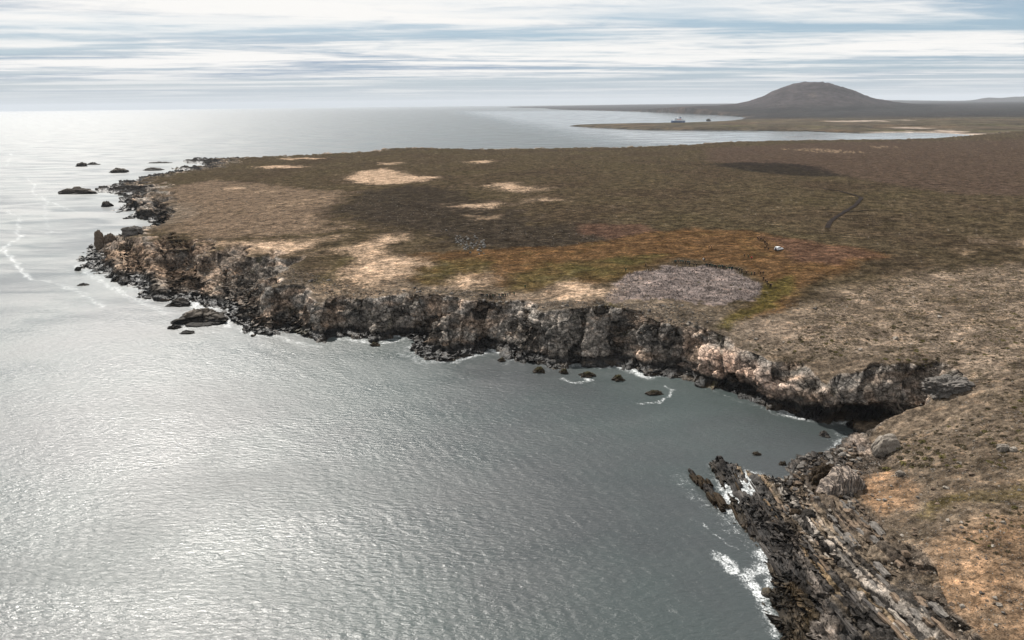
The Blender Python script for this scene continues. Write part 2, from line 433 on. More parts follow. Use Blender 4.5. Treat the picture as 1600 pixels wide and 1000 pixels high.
def build_land():
    NA, NR = 1080, 640
    az = np.radians(np.linspace(-44, 45, NA))
    azc = az[::4]; rc = np.exp(np.linspace(math.log(62), math.log(3300), 1900))
    A, R_ = np.meshgrid(azc, rc, indexing='ij')
    h = ground_z(R_ * np.sin(A), R_ * np.cos(A), False)[0]
    dr = np.diff(R_, axis=1); dh = np.diff(h, axis=1); rm = 0.5 * (R_[:, 1:] + R_[:, :-1])
    dep = np.arctan2(CAM_H - h[:, 1:], rm)
    ds = np.abs(dr * np.sin(dep) + dh * np.cos(dep) * 1.25) / rm
    ds = np.where(h[:, 1:] < -0.6, ds * 0.12, ds) + 1e-5 * np.where(h[:, 1:] < -0.6, 0.2, 1)
    ker = np.ones(7) / 7
    ds = np.apply_along_axis(lambda v: np.convolve(np.pad(v, 3, mode='edge'), ker, 'valid'), 0, ds)
    cum = np.concatenate([np.zeros((len(azc), 1)), np.cumsum(ds, 1)], 1)
    rr = np.empty((NA, NR)); tt = np.linspace(0, 1, NR)
    Rq = np.array([np.interp(tt * c[-1], c, rc) for c in cum])
    for k in range(NR): rr[:, k] = np.interp(az, azc, Rq[:, k])
    X = rr * np.sin(az)[:, None]; Y = rr * np.cos(az)[:, None]
    x = X.ravel(); y = Y.ravel()
    z, d, t = ground_z(x, y)
    # bedded reef
    sl = sst(sdf(x, y, LEDGE), -2.5, 2.5) * (d > -3)
    ii = np.where(sl > 0)[0]
    c = bed_c(x[ii], y[ii]) + 0.25 * fbm(x[ii] / 5, y[ii] / 12, 2, 71)
    def saw(q, per, s):
        q = q / per; f = q - np.floor(q); cell = np.floor(q)
        hh = (ih(cell.astype(np.int64), np.floor(y[ii] / 15 + 3.1 * np.sin(cell)).astype(np.int64), seed=s) & np.uint32(1023)) / 1023.0
        return np.where(f < 0.72, f / 0.72, (1 - f) / 0.28) * (0.35 + 0.9 * hh) + 0.5 * hh
    st = 1.15 * saw(c, 2.3, 3) + 0.5 * saw(c, 0.8, 4) - 1.0
    z[ii] += sl[ii] * st * np.where(z[ii] > 4.5, 0.55, 1.0)
    V = np.column_stack([x, y, z])
    # normals from the grid
    G = V.reshape(NA, NR, 3)
    e1 = np.gradient(G, axis=0); e2 = np.gradient(G, axis=1)
    nrm = np.cross(e1, e2); nrm /= np.linalg.norm(nrm, axis=2, keepdims=True) + 1e-9
    nrm *= np.sign(nrm[..., 2:3] + 1e-9); nrm = nrm.reshape(-1, 3)
    slope = nrm[:, 2]
    rough_zone = (1 - sst(t, 0.75, 1.0)) * sst(d, -4, 1)
    rock = np.clip(rough_zone * 0.9 + sst(1 - slope, 0.12, 0.3), 0, 1) * (1 - 0.4 * sl)
    rock = rock * np.where(t >= 1, sst(1 - slope, 0.25, 0.45), 1)
    # blocky break-up of the cliffs
    k = np.where((rock > 0.05) & (z > -2.0))[0]
    p = V[k]; rad = np.hypot(p[:, 0], p[:, 1]); sc_ = np.clip(rad / 260, 0.8, 3.0)
    amp = rock[k] * np.clip((rad / 260) ** 1.3, 0.8, 2.6)
    ca_, sa_ = math.cos(0.6), math.sin(0.6)
    q = np.column_stack([p[:, 0] * ca_ + p[:, 2] * sa_ * 0.8, p[:, 1] * 0.8 + 0.3 * p[:, 0], p[:, 2] * ca_ - p[:, 0] * sa_]) + 0.6 * fbm(p[:, 0] / 5, p[:, 2] / 5 + p[:, 1] / 7, 2, 81)[:, None]
    v0, a0, b0 = worley3(np.column_stack([p[:, 0], p[:, 1], p[:, 2]]) / np.array([5.5, 5.5, 10.0]) / sc_[:, None], 1)
    v1, a1, b1 = worley3(q / np.array([4.6, 3.6, 3.6]) / sc_[:, None], 5)
    v2, a2, b2 = worley3(q / np.array([1.8, 1.6, 1.2]) / sc_[:, None], 9)
    joint = fbm(p[:, 0] / 9 + 0.03 * p[:, 2], p[:, 1] / 9, 3, 85, 0.5, True)
    disp = 2.0 * (0.25 - np.clip(joint, 0.1, 1)) + (v0 - 0.5) * 3.4 + (v1 - 0.5) * 1.1 + (v2 - 0.5) * 0.4 - 0.9 * (1 - sst(b0 - a0, 0, 0.14)) - 0.45 * (1 - sst(b1 - a1, 0, 0.16))
    hn = nrm[k] * np.array([1, 1, 0.55])
    V[k] += hn * (disp * amp)[:, None]
    tone = np.zeros(len(V)); tone[k] = (v1 - 0.5) * 0.55 + (v2 - 0.5) * 0.3 + (v0 - 0.5) * 0.75
    # undercut of the cove's cliff and its cave
    outd = np.array([-0.62, -0.78])
    dc = np.min([np.hypot(x - q[0], y - q[1]) for q in CLIFFC], axis=0)
    m1 = (1 - sst(dc, 8, 18)) * sst(d, 0.5, 2)
    zz = V[:, 2]
    lift = sst(zz, 3.0, 7.0) * (1 - sst(zz, 10.5, 14.0))
    V[:, :2] += outd[None] * (m1 * (2.6 * lift - 1.2 * (1 - sst(zz, 1.5, 4.5)) * (zz > 0.3)))[:, None]
    dcv = np.hypot((x - CAVE[0] - 2) / 1.35, y - CAVE[1] - 3)
    m2 = (1 - sst(dcv, 5.0, 12.0))
    V[:, :2] += outd[None] * (m2 * (2.4 * lift - 5.5 * (1 - sst(zz, 4.5, 7.5)) * sst(zz, 0.2, 1.0)))[:, None]
    # ---------------- cover colours
    C = land_cover(x, y, z, d, t, slope, rock, tone, sl, nrm)
    Fq = grid_faces(NA, NR)[:, ::-1]
    zf = V[Fq, 2].max(1)
    Fq = Fq[zf > -1.2]
    wet = (1 - sst(V[:, 2], 1.6, 3.2)) * rock
    V2, F2, (C2, rk2, wt2) = compact(V, Fq, [C, np.clip(rock - 0.5 * sl, 0, 1), wet])
    me = mesh_np('land', V2, F2)
    attr_c(me, 'cover', C2); attr_f(me, 'rock', rk2); attr_f(me, 'wet', wt2)
    return obj('land', me, M_ground, kind='structure')

def lerp(C, col_, m):
    C += (np.asarray(col_, float)[None] - C) * m[:, None]

COVER = {
 'dark_heath': [[(500, 330), (560, 300), (640, 288), (720, 296), (790, 318), (850, 350), (960, 352), (1010, 372), (960, 392), (880, 400), (800, 397), (730, 388), (660, 372), (620, 356), (540, 345)]],
 'stony': [[(230, 300), (330, 280), (450, 290), (560, 300), (520, 335), (560, 352), (480, 370), (330, 378), (250, 365), (240, 330)]],
 'brown_right': [[(1100, 232), (1300, 222), (1700, 216), (1700, 312), (1500, 304), (1420, 292), (1320, 277), (1240, 258), (1110, 254)]],
 'peat': [[(1105, 256), (1150, 253.5), (1220, 254.5), (1270, 259), (1300, 268), (1322, 276), (1250, 275.5), (1200, 271), (1140, 263)]],
 'orange': [[(640, 398), (700, 392), (780, 388), (890, 384), (960, 372), (1010, 362), (1090, 356), (1180, 364), (1260, 376), (1340, 388), (1390, 398), (1320, 425), (1250, 455), (1225, 480), (1160, 500), (1135, 498), (1180, 470), (1205, 448), (1165, 418), (1060, 404), (985, 425), (930, 446), (880, 442), (800, 456), (740, 436), (690, 446), (640, 442), (660, 415)]],
 'redbrown': [[(1190, 370), (1260, 376), (1345, 390), (1380, 400), (1300, 412), (1240, 408), (1215, 385)], [(900, 352), (1000, 350), (1030, 360), (960, 372), (910, 366)]],
 'green': [[(648, 424), (690, 404), (770, 408), (770, 428), (735, 430), (700, 446), (650, 446)], [(785, 456), (800, 428), (860, 412), (930, 402), (1050, 398), (1030, 410), (985, 424), (940, 440), (885, 440), (830, 452)], [(560, 395), (535, 402), (505, 430), (490, 445), (530, 440), (540, 415)]],
 'olive_strip': [[(1195, 442), (1235, 430), (1245, 455), (1190, 482), (1140, 520), (1118, 515), (1130, 496), (1180, 470)], [(930, 474), (955, 470), (965, 482), (940, 490)]],
 'colony': [[(945, 472), (957, 447), (982, 427), (1050, 415), (1110, 417), (1160, 427), (1188, 442), (1192, 456), (1180, 466), (1120, 472), (1050, 470), (990, 468)]],
 'gravel': [[(1250, 475), (1330, 450), (1450, 425), (1700, 410), (1700, 575), (1560, 600), (1400, 585), (1270, 555), (1180, 530), (1150, 515), (1190, 495)]],
 'sand': [[(318, 388), (345, 378), (420, 377), (522, 370), (505, 382), (470, 395), (425, 406), (365, 402)],
   [(512, 392), (545, 384), (590, 370), (640, 362), (636, 374), (600, 386), (612, 396), (645, 402), (668, 412), (655, 426), (615, 438), (575, 444), (528, 444), (530, 420), (560, 404), (540, 398)],
   [(785, 470), (845, 453), (890, 441), (930, 446), (965, 448), (945, 462), (885, 466), (830, 470)],
   [(712, 438), (735, 428), (748, 434), (760, 426), (775, 440), (770, 452), (720, 448)],
   [(535, 280), (560, 268), (605, 262), (640, 274), (682, 276), (660, 283), (600, 289), (560, 286)],
   [(755, 289), (800, 285), (850, 294), (842, 300), (800, 299)], [(710, 321), (765, 316), (792, 322), (750, 326)], [(815, 309), (850, 309), (882, 313), (830, 315)],
   [(392, 260), (440, 258), (490, 260), (420, 263.5)], [(430, 247.5), (470, 246), (520, 247), (450, 249.5)], [(592, 254), (625, 254), (620, 256.5), (595, 256.5)],
   [(1545, 376), (1600, 374), (1640, 378), (1600, 381)], [(330, 296), (360, 292), (390, 293), (350, 298)], [(730, 252), (765, 250), (770, 253.5), (740, 255)]],
 'sand_faint': [[(415, 322), (460, 312), (520, 306), (500, 318), (450, 324)], [(1210, 232), (1280, 232), (1345, 237), (1350, 240), (1290, 238)], [(720, 336), (780, 334), (790, 340), (740, 344)], [(1350, 228), (1400, 228), (1410, 230), (1360, 231)], [(1480, 392), (1510, 388), (1520, 392), (1490, 396)],
   [(380, 300), (420, 296), (440, 299), (400, 303)], [(560, 440), (500, 440), (470, 470), (520, 480), (640, 465), (700, 455), (690, 447), (620, 448)], [(330, 372), (300, 385), (330, 402), (400, 412), (350, 392)]],
 'orange_soil': [[(1345, 745), (1390, 735), (1430, 752), (1420, 785), (1370, 800), (1350, 790)]],
 'tan_soil': [[(1440, 845), (1520, 815), (1640, 810), (1700, 1050), (1430, 1050), (1400, 960), (1450, 900)]],
 'green_near': [[(1415, 798), (1470, 775), (1530, 762), (1680, 738), (1690, 765), (1560, 780), (1490, 788), (1430, 806)]],
 'pale_shelf': [[(1305, 690), (1335, 678), (1358, 684), (1352, 702), (1320, 704)]],
 'poolsand': [[(1228, 838), (1240, 842), (1268, 885), (1290, 925), (1303, 972), (1286, 972), (1266, 915), (1245, 872)], [(1262, 985), (1290, 972), (1312, 985), (1308, 1010), (1255, 1010)]],
}
COVERW = None
def land_cover(x, y, z, d, t, slope, rock, tone, sl, nrm):
    r = np.hypot(x, y)
    n_a = fbm(x / 90, y / 90, 4, 101); n_b = fbm(x / 16, y / 16, 4, 111, 0.6); n_c = fbm(x / 3.2, y / 3.2, 3, 121, 0.6); n_d = fbm(x / 1.1, y / 1.1, 2, 131, 0.6)
    kr = np.clip(r / 330, 0.4, 3); wx = x + kr * (6 * fbm(x / 24, y / 24, 5, 141, 0.65) + 1.5 * n_c); wy = y + kr * (12 * fbm(x / 24, y / 24, 5, 151, 0.65) + 4.0 * n_c)
    C = np.empty((len(x), 3)); C[:] = (0.066, 0.051, 0.031)
    lerp(C, (0.052, 0.038, 0.025), sst(n_a + 0.4 * n_b, -0.1, 0.4) * 0.8)
    lerp(C, (0.058, 0.047, 0.025), sst(-n_a + 0.5 * n_b, 0.1, 0.5) * 0.6)
    lerp(C, (0.105, 0.078, 0.048), sst(n_b + 0.5 * n_c, 0.25, 0.7) * 0.35)
    C *= np.clip(1 + 0.45 * n_b + 0.5 * n_c, 0.4, 1.8)[:, None]
    def m(name, soft=2.0):
        out = np.zeros(len(x))
        for poly in COVER[name]:
            pw = terrain_poly(poly)[:, :2]
            lo = pw.min(0) - 20; hi = pw.max(0) + 20
            k = np.where((wx > lo[0]) & (wx < hi[0]) & (wy > lo[1]) & (wy < hi[1]))[0]
            if len(k) == 0: continue
            s = sdf(wx[k], wy[k], pw)
            out[k] = np.maximum(out[k], sst(s, -soft, soft))
        return out
    lerp(C, (0.072, 0.050, 0.038), m('brown_right', 12) * (0.75 + 0.3 * n_b))
    lerp(C, (0.165, 0.12, 0.085), sst(m('stony', 30) + 0.8 * n_b + 0.3 * n_c, 0.3, 1.0) * np.clip(0.85 + 0.5 * n_c, 0, 1))
    lerp(C, (0.036, 0.029, 0.022), sst(m('dark_heath', 30) + 0.7 * n_b + 0.3 * n_a, 0.3, 0.9) * np.clip(0.85 + 0.5 * n_c, 0, 1))
    # light stony speckle of the heath
    mid = sst(500 - r, -260, 120)
    lerp(C, (0.20, 0.18, 0.16), sst(n_d + 0.6 * n_c + 0.35 * n_b, 0.55, 0.85) * 0.55 * mid)
    lerp(C, (0.020, 0.017, 0.015), m('peat', 9) * np.clip(0.8 + 0.6 * n_b, 0, 1))
    C *= 1.1
    # gravelly rim above the cliffs
    rim = (1 - sst(d, 18, 48)) * sst(d, 0, 4)
    lerp(C, (0.17, 0.135, 0.102), rim * np.clip(0.85 + 0.7 * n_b, 0.2, 1))
    lerp(C, (0.05, 0.044, 0.036), rim * sst(n_c + 0.5 * n_d, 0.15, 0.5) * 0.6)
    lerp(C, (0.30, 0.26, 0.22), rim * sst(n_d - 0.3 * n_c, 0.35, 0.6) * 0.55)
    nearr = (x > 60) & (r < 330)
    gr = m('gravel', 10)
    lerp(C, (0.235, 0.18, 0.135), gr * np.clip(0.75 + 0.8 * n_b, 0, 1))
    lerp(C, (0.155, 0.118, 0.085), np.where(nearr & (y < 215), 1.0, 0) * (1 - gr) * (1 - 0.2 * sl) * np.clip(0.75 + 0.6 * n_b, 0, 1))
    lerp(C, (0.085, 0.068, 0.048), np.where(nearr & (y < 215), 1.0, 0) * sst(n_b + 0.4 * n_c, 0.05, 0.5) * 0.75)
    org = m('orange', 4)
    lerp(C, (0.118, 0.066, 0.030), org * np.clip(0.85 + 0.5 * n_b, 0, 1))
    lerp(C, (0.082, 0.055, 0.024), org * sst(n_b, 0.0, 0.5) * 0.7)
    lerp(C, (0.10, 0.058, 0.040), m('redbrown', 4) * 0.8)
    g = m('green', 5)
    lerp(C, (0.072, 0.061, 0.024), g * np.clip(0.75 + 0.8 * n_b, 0, 1))
    lerp(C, (0.085, 0.07, 0.022), m('olive_strip', 2.5) * 0.85)
    cl = sst(m('colony', 6) + 0.3 * n_c + 0.2 * n_b, 0.3, 0.7)
    lerp(C, (0.19, 0.155, 0.143), cl * 0.97)
    lerp(C, (0.105, 0.085, 0.08), cl * sst(n_d + 0.7 * n_c, 0.3, 0.6) * 0.5)
    lerp(C, (0.36, 0.26, 0.175), m('sand_faint', 4) * sst(n_b + 0.5 * n_c, -0.25, 0.35) * 0.55)
    halo = m('sand', 30.0)
    lerp(C, (0.19, 0.14, 0.10), sst(halo + 0.5 * n_b + 0.3 * n_c, 0.15, 0.85) * 0.7)
    sd = m('sand', 16.0)
    strk = fbm(x / 34 / kr, y / 13 / kr, 5, 165, 0.65)
    sd = sst(sd + 0.7 * strk + 0.35 * n_b + 0.3 * n_c + 0.3 * n_d, 0.42, 1.0) * sst(sd, 0.1, 0.5)
    lerp(C, (0.50, 0.36, 0.25), sd * 0.88)
    lerp(C, (0.22, 0.15, 0.095), sd * sst(fbm(x / 20, y / 7, 4, 161, 0.6) + 0.4 * n_c, 0.0, 0.45) * 0.6)
    lerp(C, (0.07, 0.055, 0.03), sd * sst(n_d + 0.6 * n_c, 0.45, 0.7) * 0.6)
    lerp(C, (0.25, 0.155, 0.09), m('orange_soil', 1.5) * np.clip(0.75 + 0.5 * n_b, 0, 1))
    lerp(C, (0.27, 0.17, 0.10), m('tan_soil', 4) * np.clip(0.6 + 0.6 * n_b + 0.3 * n_c, 0, 1))
    lerp(C, (0.105, 0.082, 0.026), m('green_near', 1.5) * np.clip(0.6 + 0.9 * n_b, 0, 1) * 0.9)
    # rock colours
    grey = np.array((0.165, 0.146, 0.127)); Ck = np.empty_like(C); Ck[:] = grey
    q1 = fbm(x / 9, y / 9 + z / 5, 3, 171); q2 = fbm(x / 30, y / 30, 2, 181)
    lerp(Ck, (0.27, 0.20, 0.15), sst(q1 + 0.7 * q2, -0.1, 0.4) * 0.85)
    lerp(Ck, (0.085, 0.082, 0.077), sst(-q1, 0.1, 0.5) * 0.8)
    cove = np.exp(-(((x - P(1190, 610)[0]) / 26) ** 2 + ((y - P(1190, 610)[1] - 4) / 18) ** 2))
    lerp(Ck, (0.36, 0.25, 0.19), np.clip(cove * 1.1, 0, 1) * sst(tone, -0.25, 0.15) * (z > 3) * (1 - sst(z, 10.5, 13.5)))
    headl = np.exp(-((x + 225) ** 2 + (y - 405) ** 2) / 75 ** 2)
    lerp(Ck, (0.165, 0.115, 0.08), np.clip(headl * 1.3, 0, 1) * sst(z, 3.0, 5.5) * 0.85)
    Ck *= 1.65 * np.clip(1 + 1.2 * tone, 0.25, 2.1)[:, None]
    lerp(Ck, (0.27, 0.245, 0.22), sst(y, 172, 200) * sst(t, 0.25, 0.7) * sst(fbm(x / 11, y / 11, 3, 195) + 0.5 * tone, 0.0, 0.4) * 0.75)  # sunlit upper parts of the cliffs, painted in as a paler colour
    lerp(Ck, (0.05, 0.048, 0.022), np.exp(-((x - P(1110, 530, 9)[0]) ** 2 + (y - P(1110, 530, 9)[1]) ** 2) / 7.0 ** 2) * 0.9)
    lerp(Ck, (0.075, 0.07, 0.03), sst(fbm(x / 7, y / 7, 3, 191), 0.25, 0.5) * sst(slope, 0.3, 0.6) * 0.6)
    # tide zone: black, then brown weed
    tz = (2.2 + 0.9 * n_b + 0.5 * n_c) * np.clip(r / 320, 1, 2.2)
    lerp(Ck, (0.026, 0.024, 0.022), 1 - sst(z, tz, tz + 1.6))
    lerp(Ck, (0.058, 0.040, 0.022), (1 - sst(z, 1.0, 2.0)) * sst(q1 + 0.4 * n_c, -0.15, 0.3) * 0.9)
    lerp(Ck, (0.09, 0.075, 0.022), (1 - sst(z, 1.6, 2.6)) * sst(q2 + 0.5 * q1 + 0.3 * n_c, 0.3, 0.5) * 0.7)
    # reef beds
    i = sl > 0
    cb = bed_c(x, y) + 0.25 * n_c
    B = np.empty_like(C); B[:] = (0.075, 0.068, 0.062)
    bt = (ih(np.floor(cb / 1.15).astype(np.int64), np.floor(y / 16).astype(np.int64), seed=8) & np.uint32(1023)) / 1023.0
    lerp(B, (0.21, 0.165, 0.12), sst(cb + 3 * n_b, 61, 66) * sst(bt, 0.2, 0.6))
    lerp(B, (0.20, 0.145, 0.085), sst(cb, 59, 63) * (1 - sst(cb, 65, 68)) * sst(bt, 0.55, 0.75))
    lerp(B, (0.27, 0.24, 0.21), sst(cb, 62, 65) * (1 - sst(cb, 69, 72)) * sst(bt, 0.72, 0.85))
    lerp(B, (0.05, 0.036, 0.020), (1 - sst(cb + 1.5 * n_b, 53.5, 57)) * 0.9)
    lerp(B, (0.026, 0.024, 0.023), sst(cb, 54, 56) * (1 - sst(cb, 58, 61)) * (0.45 + 0.4 * bt))
    B *= (0.7 + 0.6 * bt)[:, None]
    far_b = sst(cb, 70, 78)
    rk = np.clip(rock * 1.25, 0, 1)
    slope_near = (1 - sst(y, 165, 190)) * sst(x, 62, 70)      # weathered brown rock of the near slope
    lerp(Ck, (0.15, 0.115, 0.085), slope_near * 0.75); Ck *= (1 - 0.35 * slope_near)[:, None]
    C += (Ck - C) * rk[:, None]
    C += (B - C) * (np.clip(sl * 1.2, 0, 1) * (1 - 0.75 * far_b))[:, None]
    lerp(C, (0.17, 0.145, 0.125), m('poolsand', 0.5))
    lerp(C, (0.34, 0.27, 0.22), m('pale_shelf', 0.8) * 0.8)
    lerp(C, (0.30, 0.25, 0.20), (d < 2.0) * (d > -6) * (y > 1690) * 1.0)
    lum = C.mean(1, keepdims=True)
    C = lum + (C - lum) * 0.97
    return np.clip(C * 0.54, 0.005, 0.8)

land = build_land()

# ------------------------------------------------------------------ sea
def sea_mat():
    t = NT('sea_water')
    co = t.coord((1, 1, 1), (0, 0, math.radians(40)))
    st = t.coord((0.38, 1.0, 1.0), (0, 0, math.radians(47)))
    n1 = t.noise(1.0, 4, 0.62, st, 0.3); n2 = t.noise(1.6, 4, 0.7, st, 0.4); n3 = t.noise(5.0, 3, 0.6, co)
    hgt = t.math('ADD', t.math('MULTIPLY', n1, 0.8), t.math('ADD', t.math('MULTIPLY', n2, 0.4), t.math('MULTIPLY', n3, 0.03)))
    bmp = t.bump(hgt, t.attr("ripple", True), 0.36)
    big = t.noise(0.012, 4, 0.6, co)
    body = t.mix(t.map(big, 0.35, 0.65, 0, 1), (0.037, 0.041, 0.042), (0.037, 0.048, 0.0465))
    fo = t.attr('foam', True)
    f1 = t.noise(0.55, 6, 0.7, co, 0.8); f2 = t.noise(2.6, 4, 0.65, co, 0.5)
    fn = t.math('ADD', t.math('MULTIPLY', f1, 0.5), t.math('MULTIPLY', f2, 0.5))
    thr = t.math('SUBTRACT', 0.86, t.math('MULTIPLY', fo, 0.5))
    fm = t.map(t.math('SUBTRACT', fn, thr), -0.05, 0.2, 0, 0.9)
    t.col(t.mix(fm, body, (0.75, 0.77, 0.77)))
    wind = t.noise(0.035, 5, 0.6, t.coord((0.35, 1, 1), (0, 0, math.radians(47))), 0.6)
    rg = t.math('ADD', t.attr('rough', True), t.map(wind, 0.3, 0.7, -0.09, 0.09))
    t.put(t.b.inputs['Roughness'], t.math('MAXIMUM', rg, fm))
    t.b.inputs['IOR'].default_value = 1.39
    t.b.inputs['Specular IOR Level'].default_value = 0.5
    return t.m
M_sea = sea_mat()

FOAM = [([(0, 250), (20, 238), (10, 262)], 4.5, .7), ([(38, 275), (55, 290), (50, 302), (72, 312), (92, 322), (125, 333)], 4.5, .7), ([(70, 312), (73, 345), (78, 366)], 4.5, .66),
  ([(0, 325), (28, 338), (30, 352), (24, 366), (40, 367)], 4.5, .7), ([(40, 366), (12, 382), (4, 390), (24, 410), (40, 428), (48, 437)], 4.0, .76), ([(48, 436), (92, 443), (112, 452), (152, 470), (160, 482)], 4, .7),
  ([(130, 330), (170, 345)], 4, .6), ([(1080, 811), (1098, 818), (1112, 828), (1126, 838), (1138, 850), (1152, 858), (1168, 864)], 0.9, .72), ([(1122, 872), (1138, 882), (1144, 892)], 3.0, .9), ([(1085, 880), (1105, 884)], 1.2, .5),
  ([(1060, 745), (1085, 775), (1120, 800), (1150, 830), (1175, 850)], 5.5, .62), ([(1185, 865), (1190, 890), (1165, 905), (1190, 930), (1205, 965), (1212, 990)], 3.6, .8), ([(995, 630), (1030, 629), (1048, 620), (1050, 609), (1040, 604)], 1.6, .8),
  ([(880, 592), (900, 600), (925, 595), (910, 588)], 2.2, .8), ([(905, 601), (940, 600)], 1.4, .6), ([(768, 547), (776, 550)], 3, 1.0), ([(778, 552), (796, 562), (790, 570)], 1.3, .7), ([(525, 529), (560, 533), (600, 535), (630, 530)], 3.5, .75), ([(640, 555), (625, 552), (650, 566), (720, 566)], 3, .7),
  ([(395, 524), (440, 528), (500, 542)], 4, .7), ([(270, 512), (320, 520), (360, 518)], 4, .65), ([(296, 472), (310, 486), (345, 490), (358, 510)], 4, .8), ([(120, 415), (160, 440), (215, 470), (262, 490)], 6, .7), ([(830, 637), (862, 648), (900, 660)], 1.3, .5),
  ([(640, 590), (700, 612)], 1.5, .3), ([(1240, 736), (1225, 745), (1210, 742)], 2.5, .5), ([(1100, 607), (1140, 620), (1200, 643), (1250, 656)], 2.2, .62), ([(1290, 664), (1312, 676), (1300, 690)], 2.5, .6), ([(1040, 760), (1075, 790)], 2, .3),
  ([(170, 384), (230, 362)], 8, .3), ([(60, 305), (130, 335)], 4, .6), ([(150, 300), (120, 306)], 10, .4), ([(205, 346), (238, 360)], 7, .5), ([(280, 263), (300, 262)], 8, .6)]
def build_sea():
    af = np.linspace(-46, 47, 860); ab = np.linspace(47, 314, 70)[1:-1]
    az = np.radians(np.concatenate([af, ab])); NA = len(az)
    dep = np.radians(np.concatenate([np.linspace(80, 53, 8), np.linspace(52, 3.0, 400), np.linspace(3.0, 0.132, 70)[1:]]))
    r = CAM_H / np.tan(dep); NR = len(r)
    X = np.sin(az)[:, None] * r[None]; Y = np.cos(az)[:, None] * r[None]
    x = X.ravel(); y = Y.ravel(); rr = np.hypot(x, y)
    dr = np.gradient(r); sp = np.tile(dr, NA)
    z = np.zeros(len(x))
    front = np.repeat(np.concatenate([np.ones(len(af), bool), np.zeros(len(ab), bool)]), NR)
    k = np.where(front & (rr < 6000))[0]
    rs = np.random.default_rng(4)
    main = math.radians(-140)      # wave travel: down the bay towards the reef
    for i in range(64):
        lam = 1.3 * (13 / 1.3) ** rs.random(); a = main + rs.normal(0, 0.75 if lam < 8 else 0.35); kk = 2 * math.pi / lam
        amp = 0.0115 / kk * (1.0 if lam < 4 else 0.22); ph = rs.random() * 6.28
        w = np.clip((lam / (2.6 * sp[k]) - 1) * 2, 0, 1)
        z[k] += w * amp * np.sin(kk * (math.sin(a) * x[k] + math.cos(a) * y[k]) + ph + 1.2 * np.sin(x[k] / 37 + i) * np.cos(y[k] / 41 - i))
    d = np.full(len(x), -999.0)
    g = np.where(gd_far.inside(x, y))[0]; d[g] = coast_d(x[g], y[g])
    foam = np.zeros(len(x))
    nb = 0.5 + 0.7 * fbm(x / 28, y / 28, 3, 201)
    kf = 1 + np.clip((rr - 250) / 300, 0, 2)
    foam = np.exp(-np.clip(-d, 0, None) / (4.6 * kf)) * np.clip(nb + 0.3, 0.35, 1.1) * 0.86 / kf ** 0.4 * (d > -60)
    kw = np.clip(rr / 180, 1, 4); wx = x + kw * 1.6 * fbm(x / 11, y / 11, 4, 211, 0.55); wy = y + kw * 2.2 * fbm(x / 11, y / 11, 4, 221, 0.55)
    for pts, wd, s in FOAM:
        pl = np.array([P(*p)[:2] for p in pts]); lo = pl.min(0) - 3 * wd; hi = pl.max(0) + 3 * wd
        q = np.where((x > lo[0]) & (x < hi[0]) & (y > lo[1]) & (y < hi[1]))[0]
        dd, _ = seg_dist(wx[q], wy[q], pl, False)
        foam[q] = np.maximum(foam[q], s * np.exp(-(dd / wd) ** 2))
    foam = np.minimum(foam, 0.8)
    V = np.column_stack([x, y, z])
    i = (np.arange(NA)[:, None] * NR + np.arange(NR - 1)[None]).ravel()
    j = ((np.arange(NA)[:, None] + 1) % NA * NR + np.arange(NR - 1)[None]).ravel()
    Fq = np.stack([i, i + 1, j + 1, j], 1)[:, ::-1]
    Fq = Fq[d[Fq].min(1) < 14]
    rip = 0.95 - 0.83 * sst(np.log(rr + 1), math.log(160), math.log(1400))
    rgh = 0.35 + 0.05 * sst(np.log(rr + 1), math.log(160), math.log(1400))
    bay = sst(rr, 1500, 1750) * sst(x + 0.12 * y, 250, 700) * (1 - sst(rr, 8000, 12000))      # sheltered, calm water
    rgh = rgh + (0.13 - rgh) * bay; rip = rip * (1 - 0.7 * bay)
    V, Fq, (fo, ri, rg) = compact(V, Fq, [foam, rip, rgh])
    n = V.shape[0]
    me = mesh_np('sea', V, Fq); attr_f(me, 'foam', fo); attr_f(me, 'ripple', ri); attr_f(me, 'rough', rg)
    if me.polygons[0].normal.z < 0: me.flip_normals()
    return obj('sea', me, M_sea, kind='structure')
sea = build_sea()

# ------------------------------------------------------------------ far shore, headland, hill
def far_mat():
    t = NT('far_ground'); cv = t.attr('cover'); n = t.noise(0.03, 6, 0.7); n2 = t.noise(0.007, 6, 0.65)
    t.col(t.scale_col(cv, t.math('MULTIPLY', t.map(n, 0.3, 0.7, 0.5, 1.5), t.map(n2, 0.3, 0.7, 0.6, 1.4))))
    t.bump(t.math('ADD', n, t.math('MULTIPLY', n2, 2.0)), 0.9, 16.0)
    return t.m
M_far = far_mat()
SPIT = [P(*p)[:2] for p in [(890, 197), (915, 199), (950, 200.6), (1000, 203), (1050, 203.2), (1100, 203.6), (1150, 204), (1200, 204.6), (1250, 205), (1300, 206.6), (1345, 208), (1380, 207.4), (1440, 207), (1480, 208.4), (1530, 212)]]
SPIT += [np.array(q, float) for q in ((1420, 1780), (2200, 1900), (3400, 1900), (16000, 9000), (16000, 26000), (2500, 26000))]
SPIT += [P(*p)[:2] for p in [(790, 167.2), (800, 168.2), (850, 169.2), (862, 170.8), (880, 171.6), (900, 172.2), (940, 173), (1000, 174.3), (1050, 176), (1100, 178.6), (1140, 181), (1166, 183.6)]]
SPIT += [np.array(q, float) for q in ((1250, 3850), (1000, 3420), (760, 3230), (520, 3220), (330, 3170))]
SPITW = np.array(SPIT)
hy = 6500.0
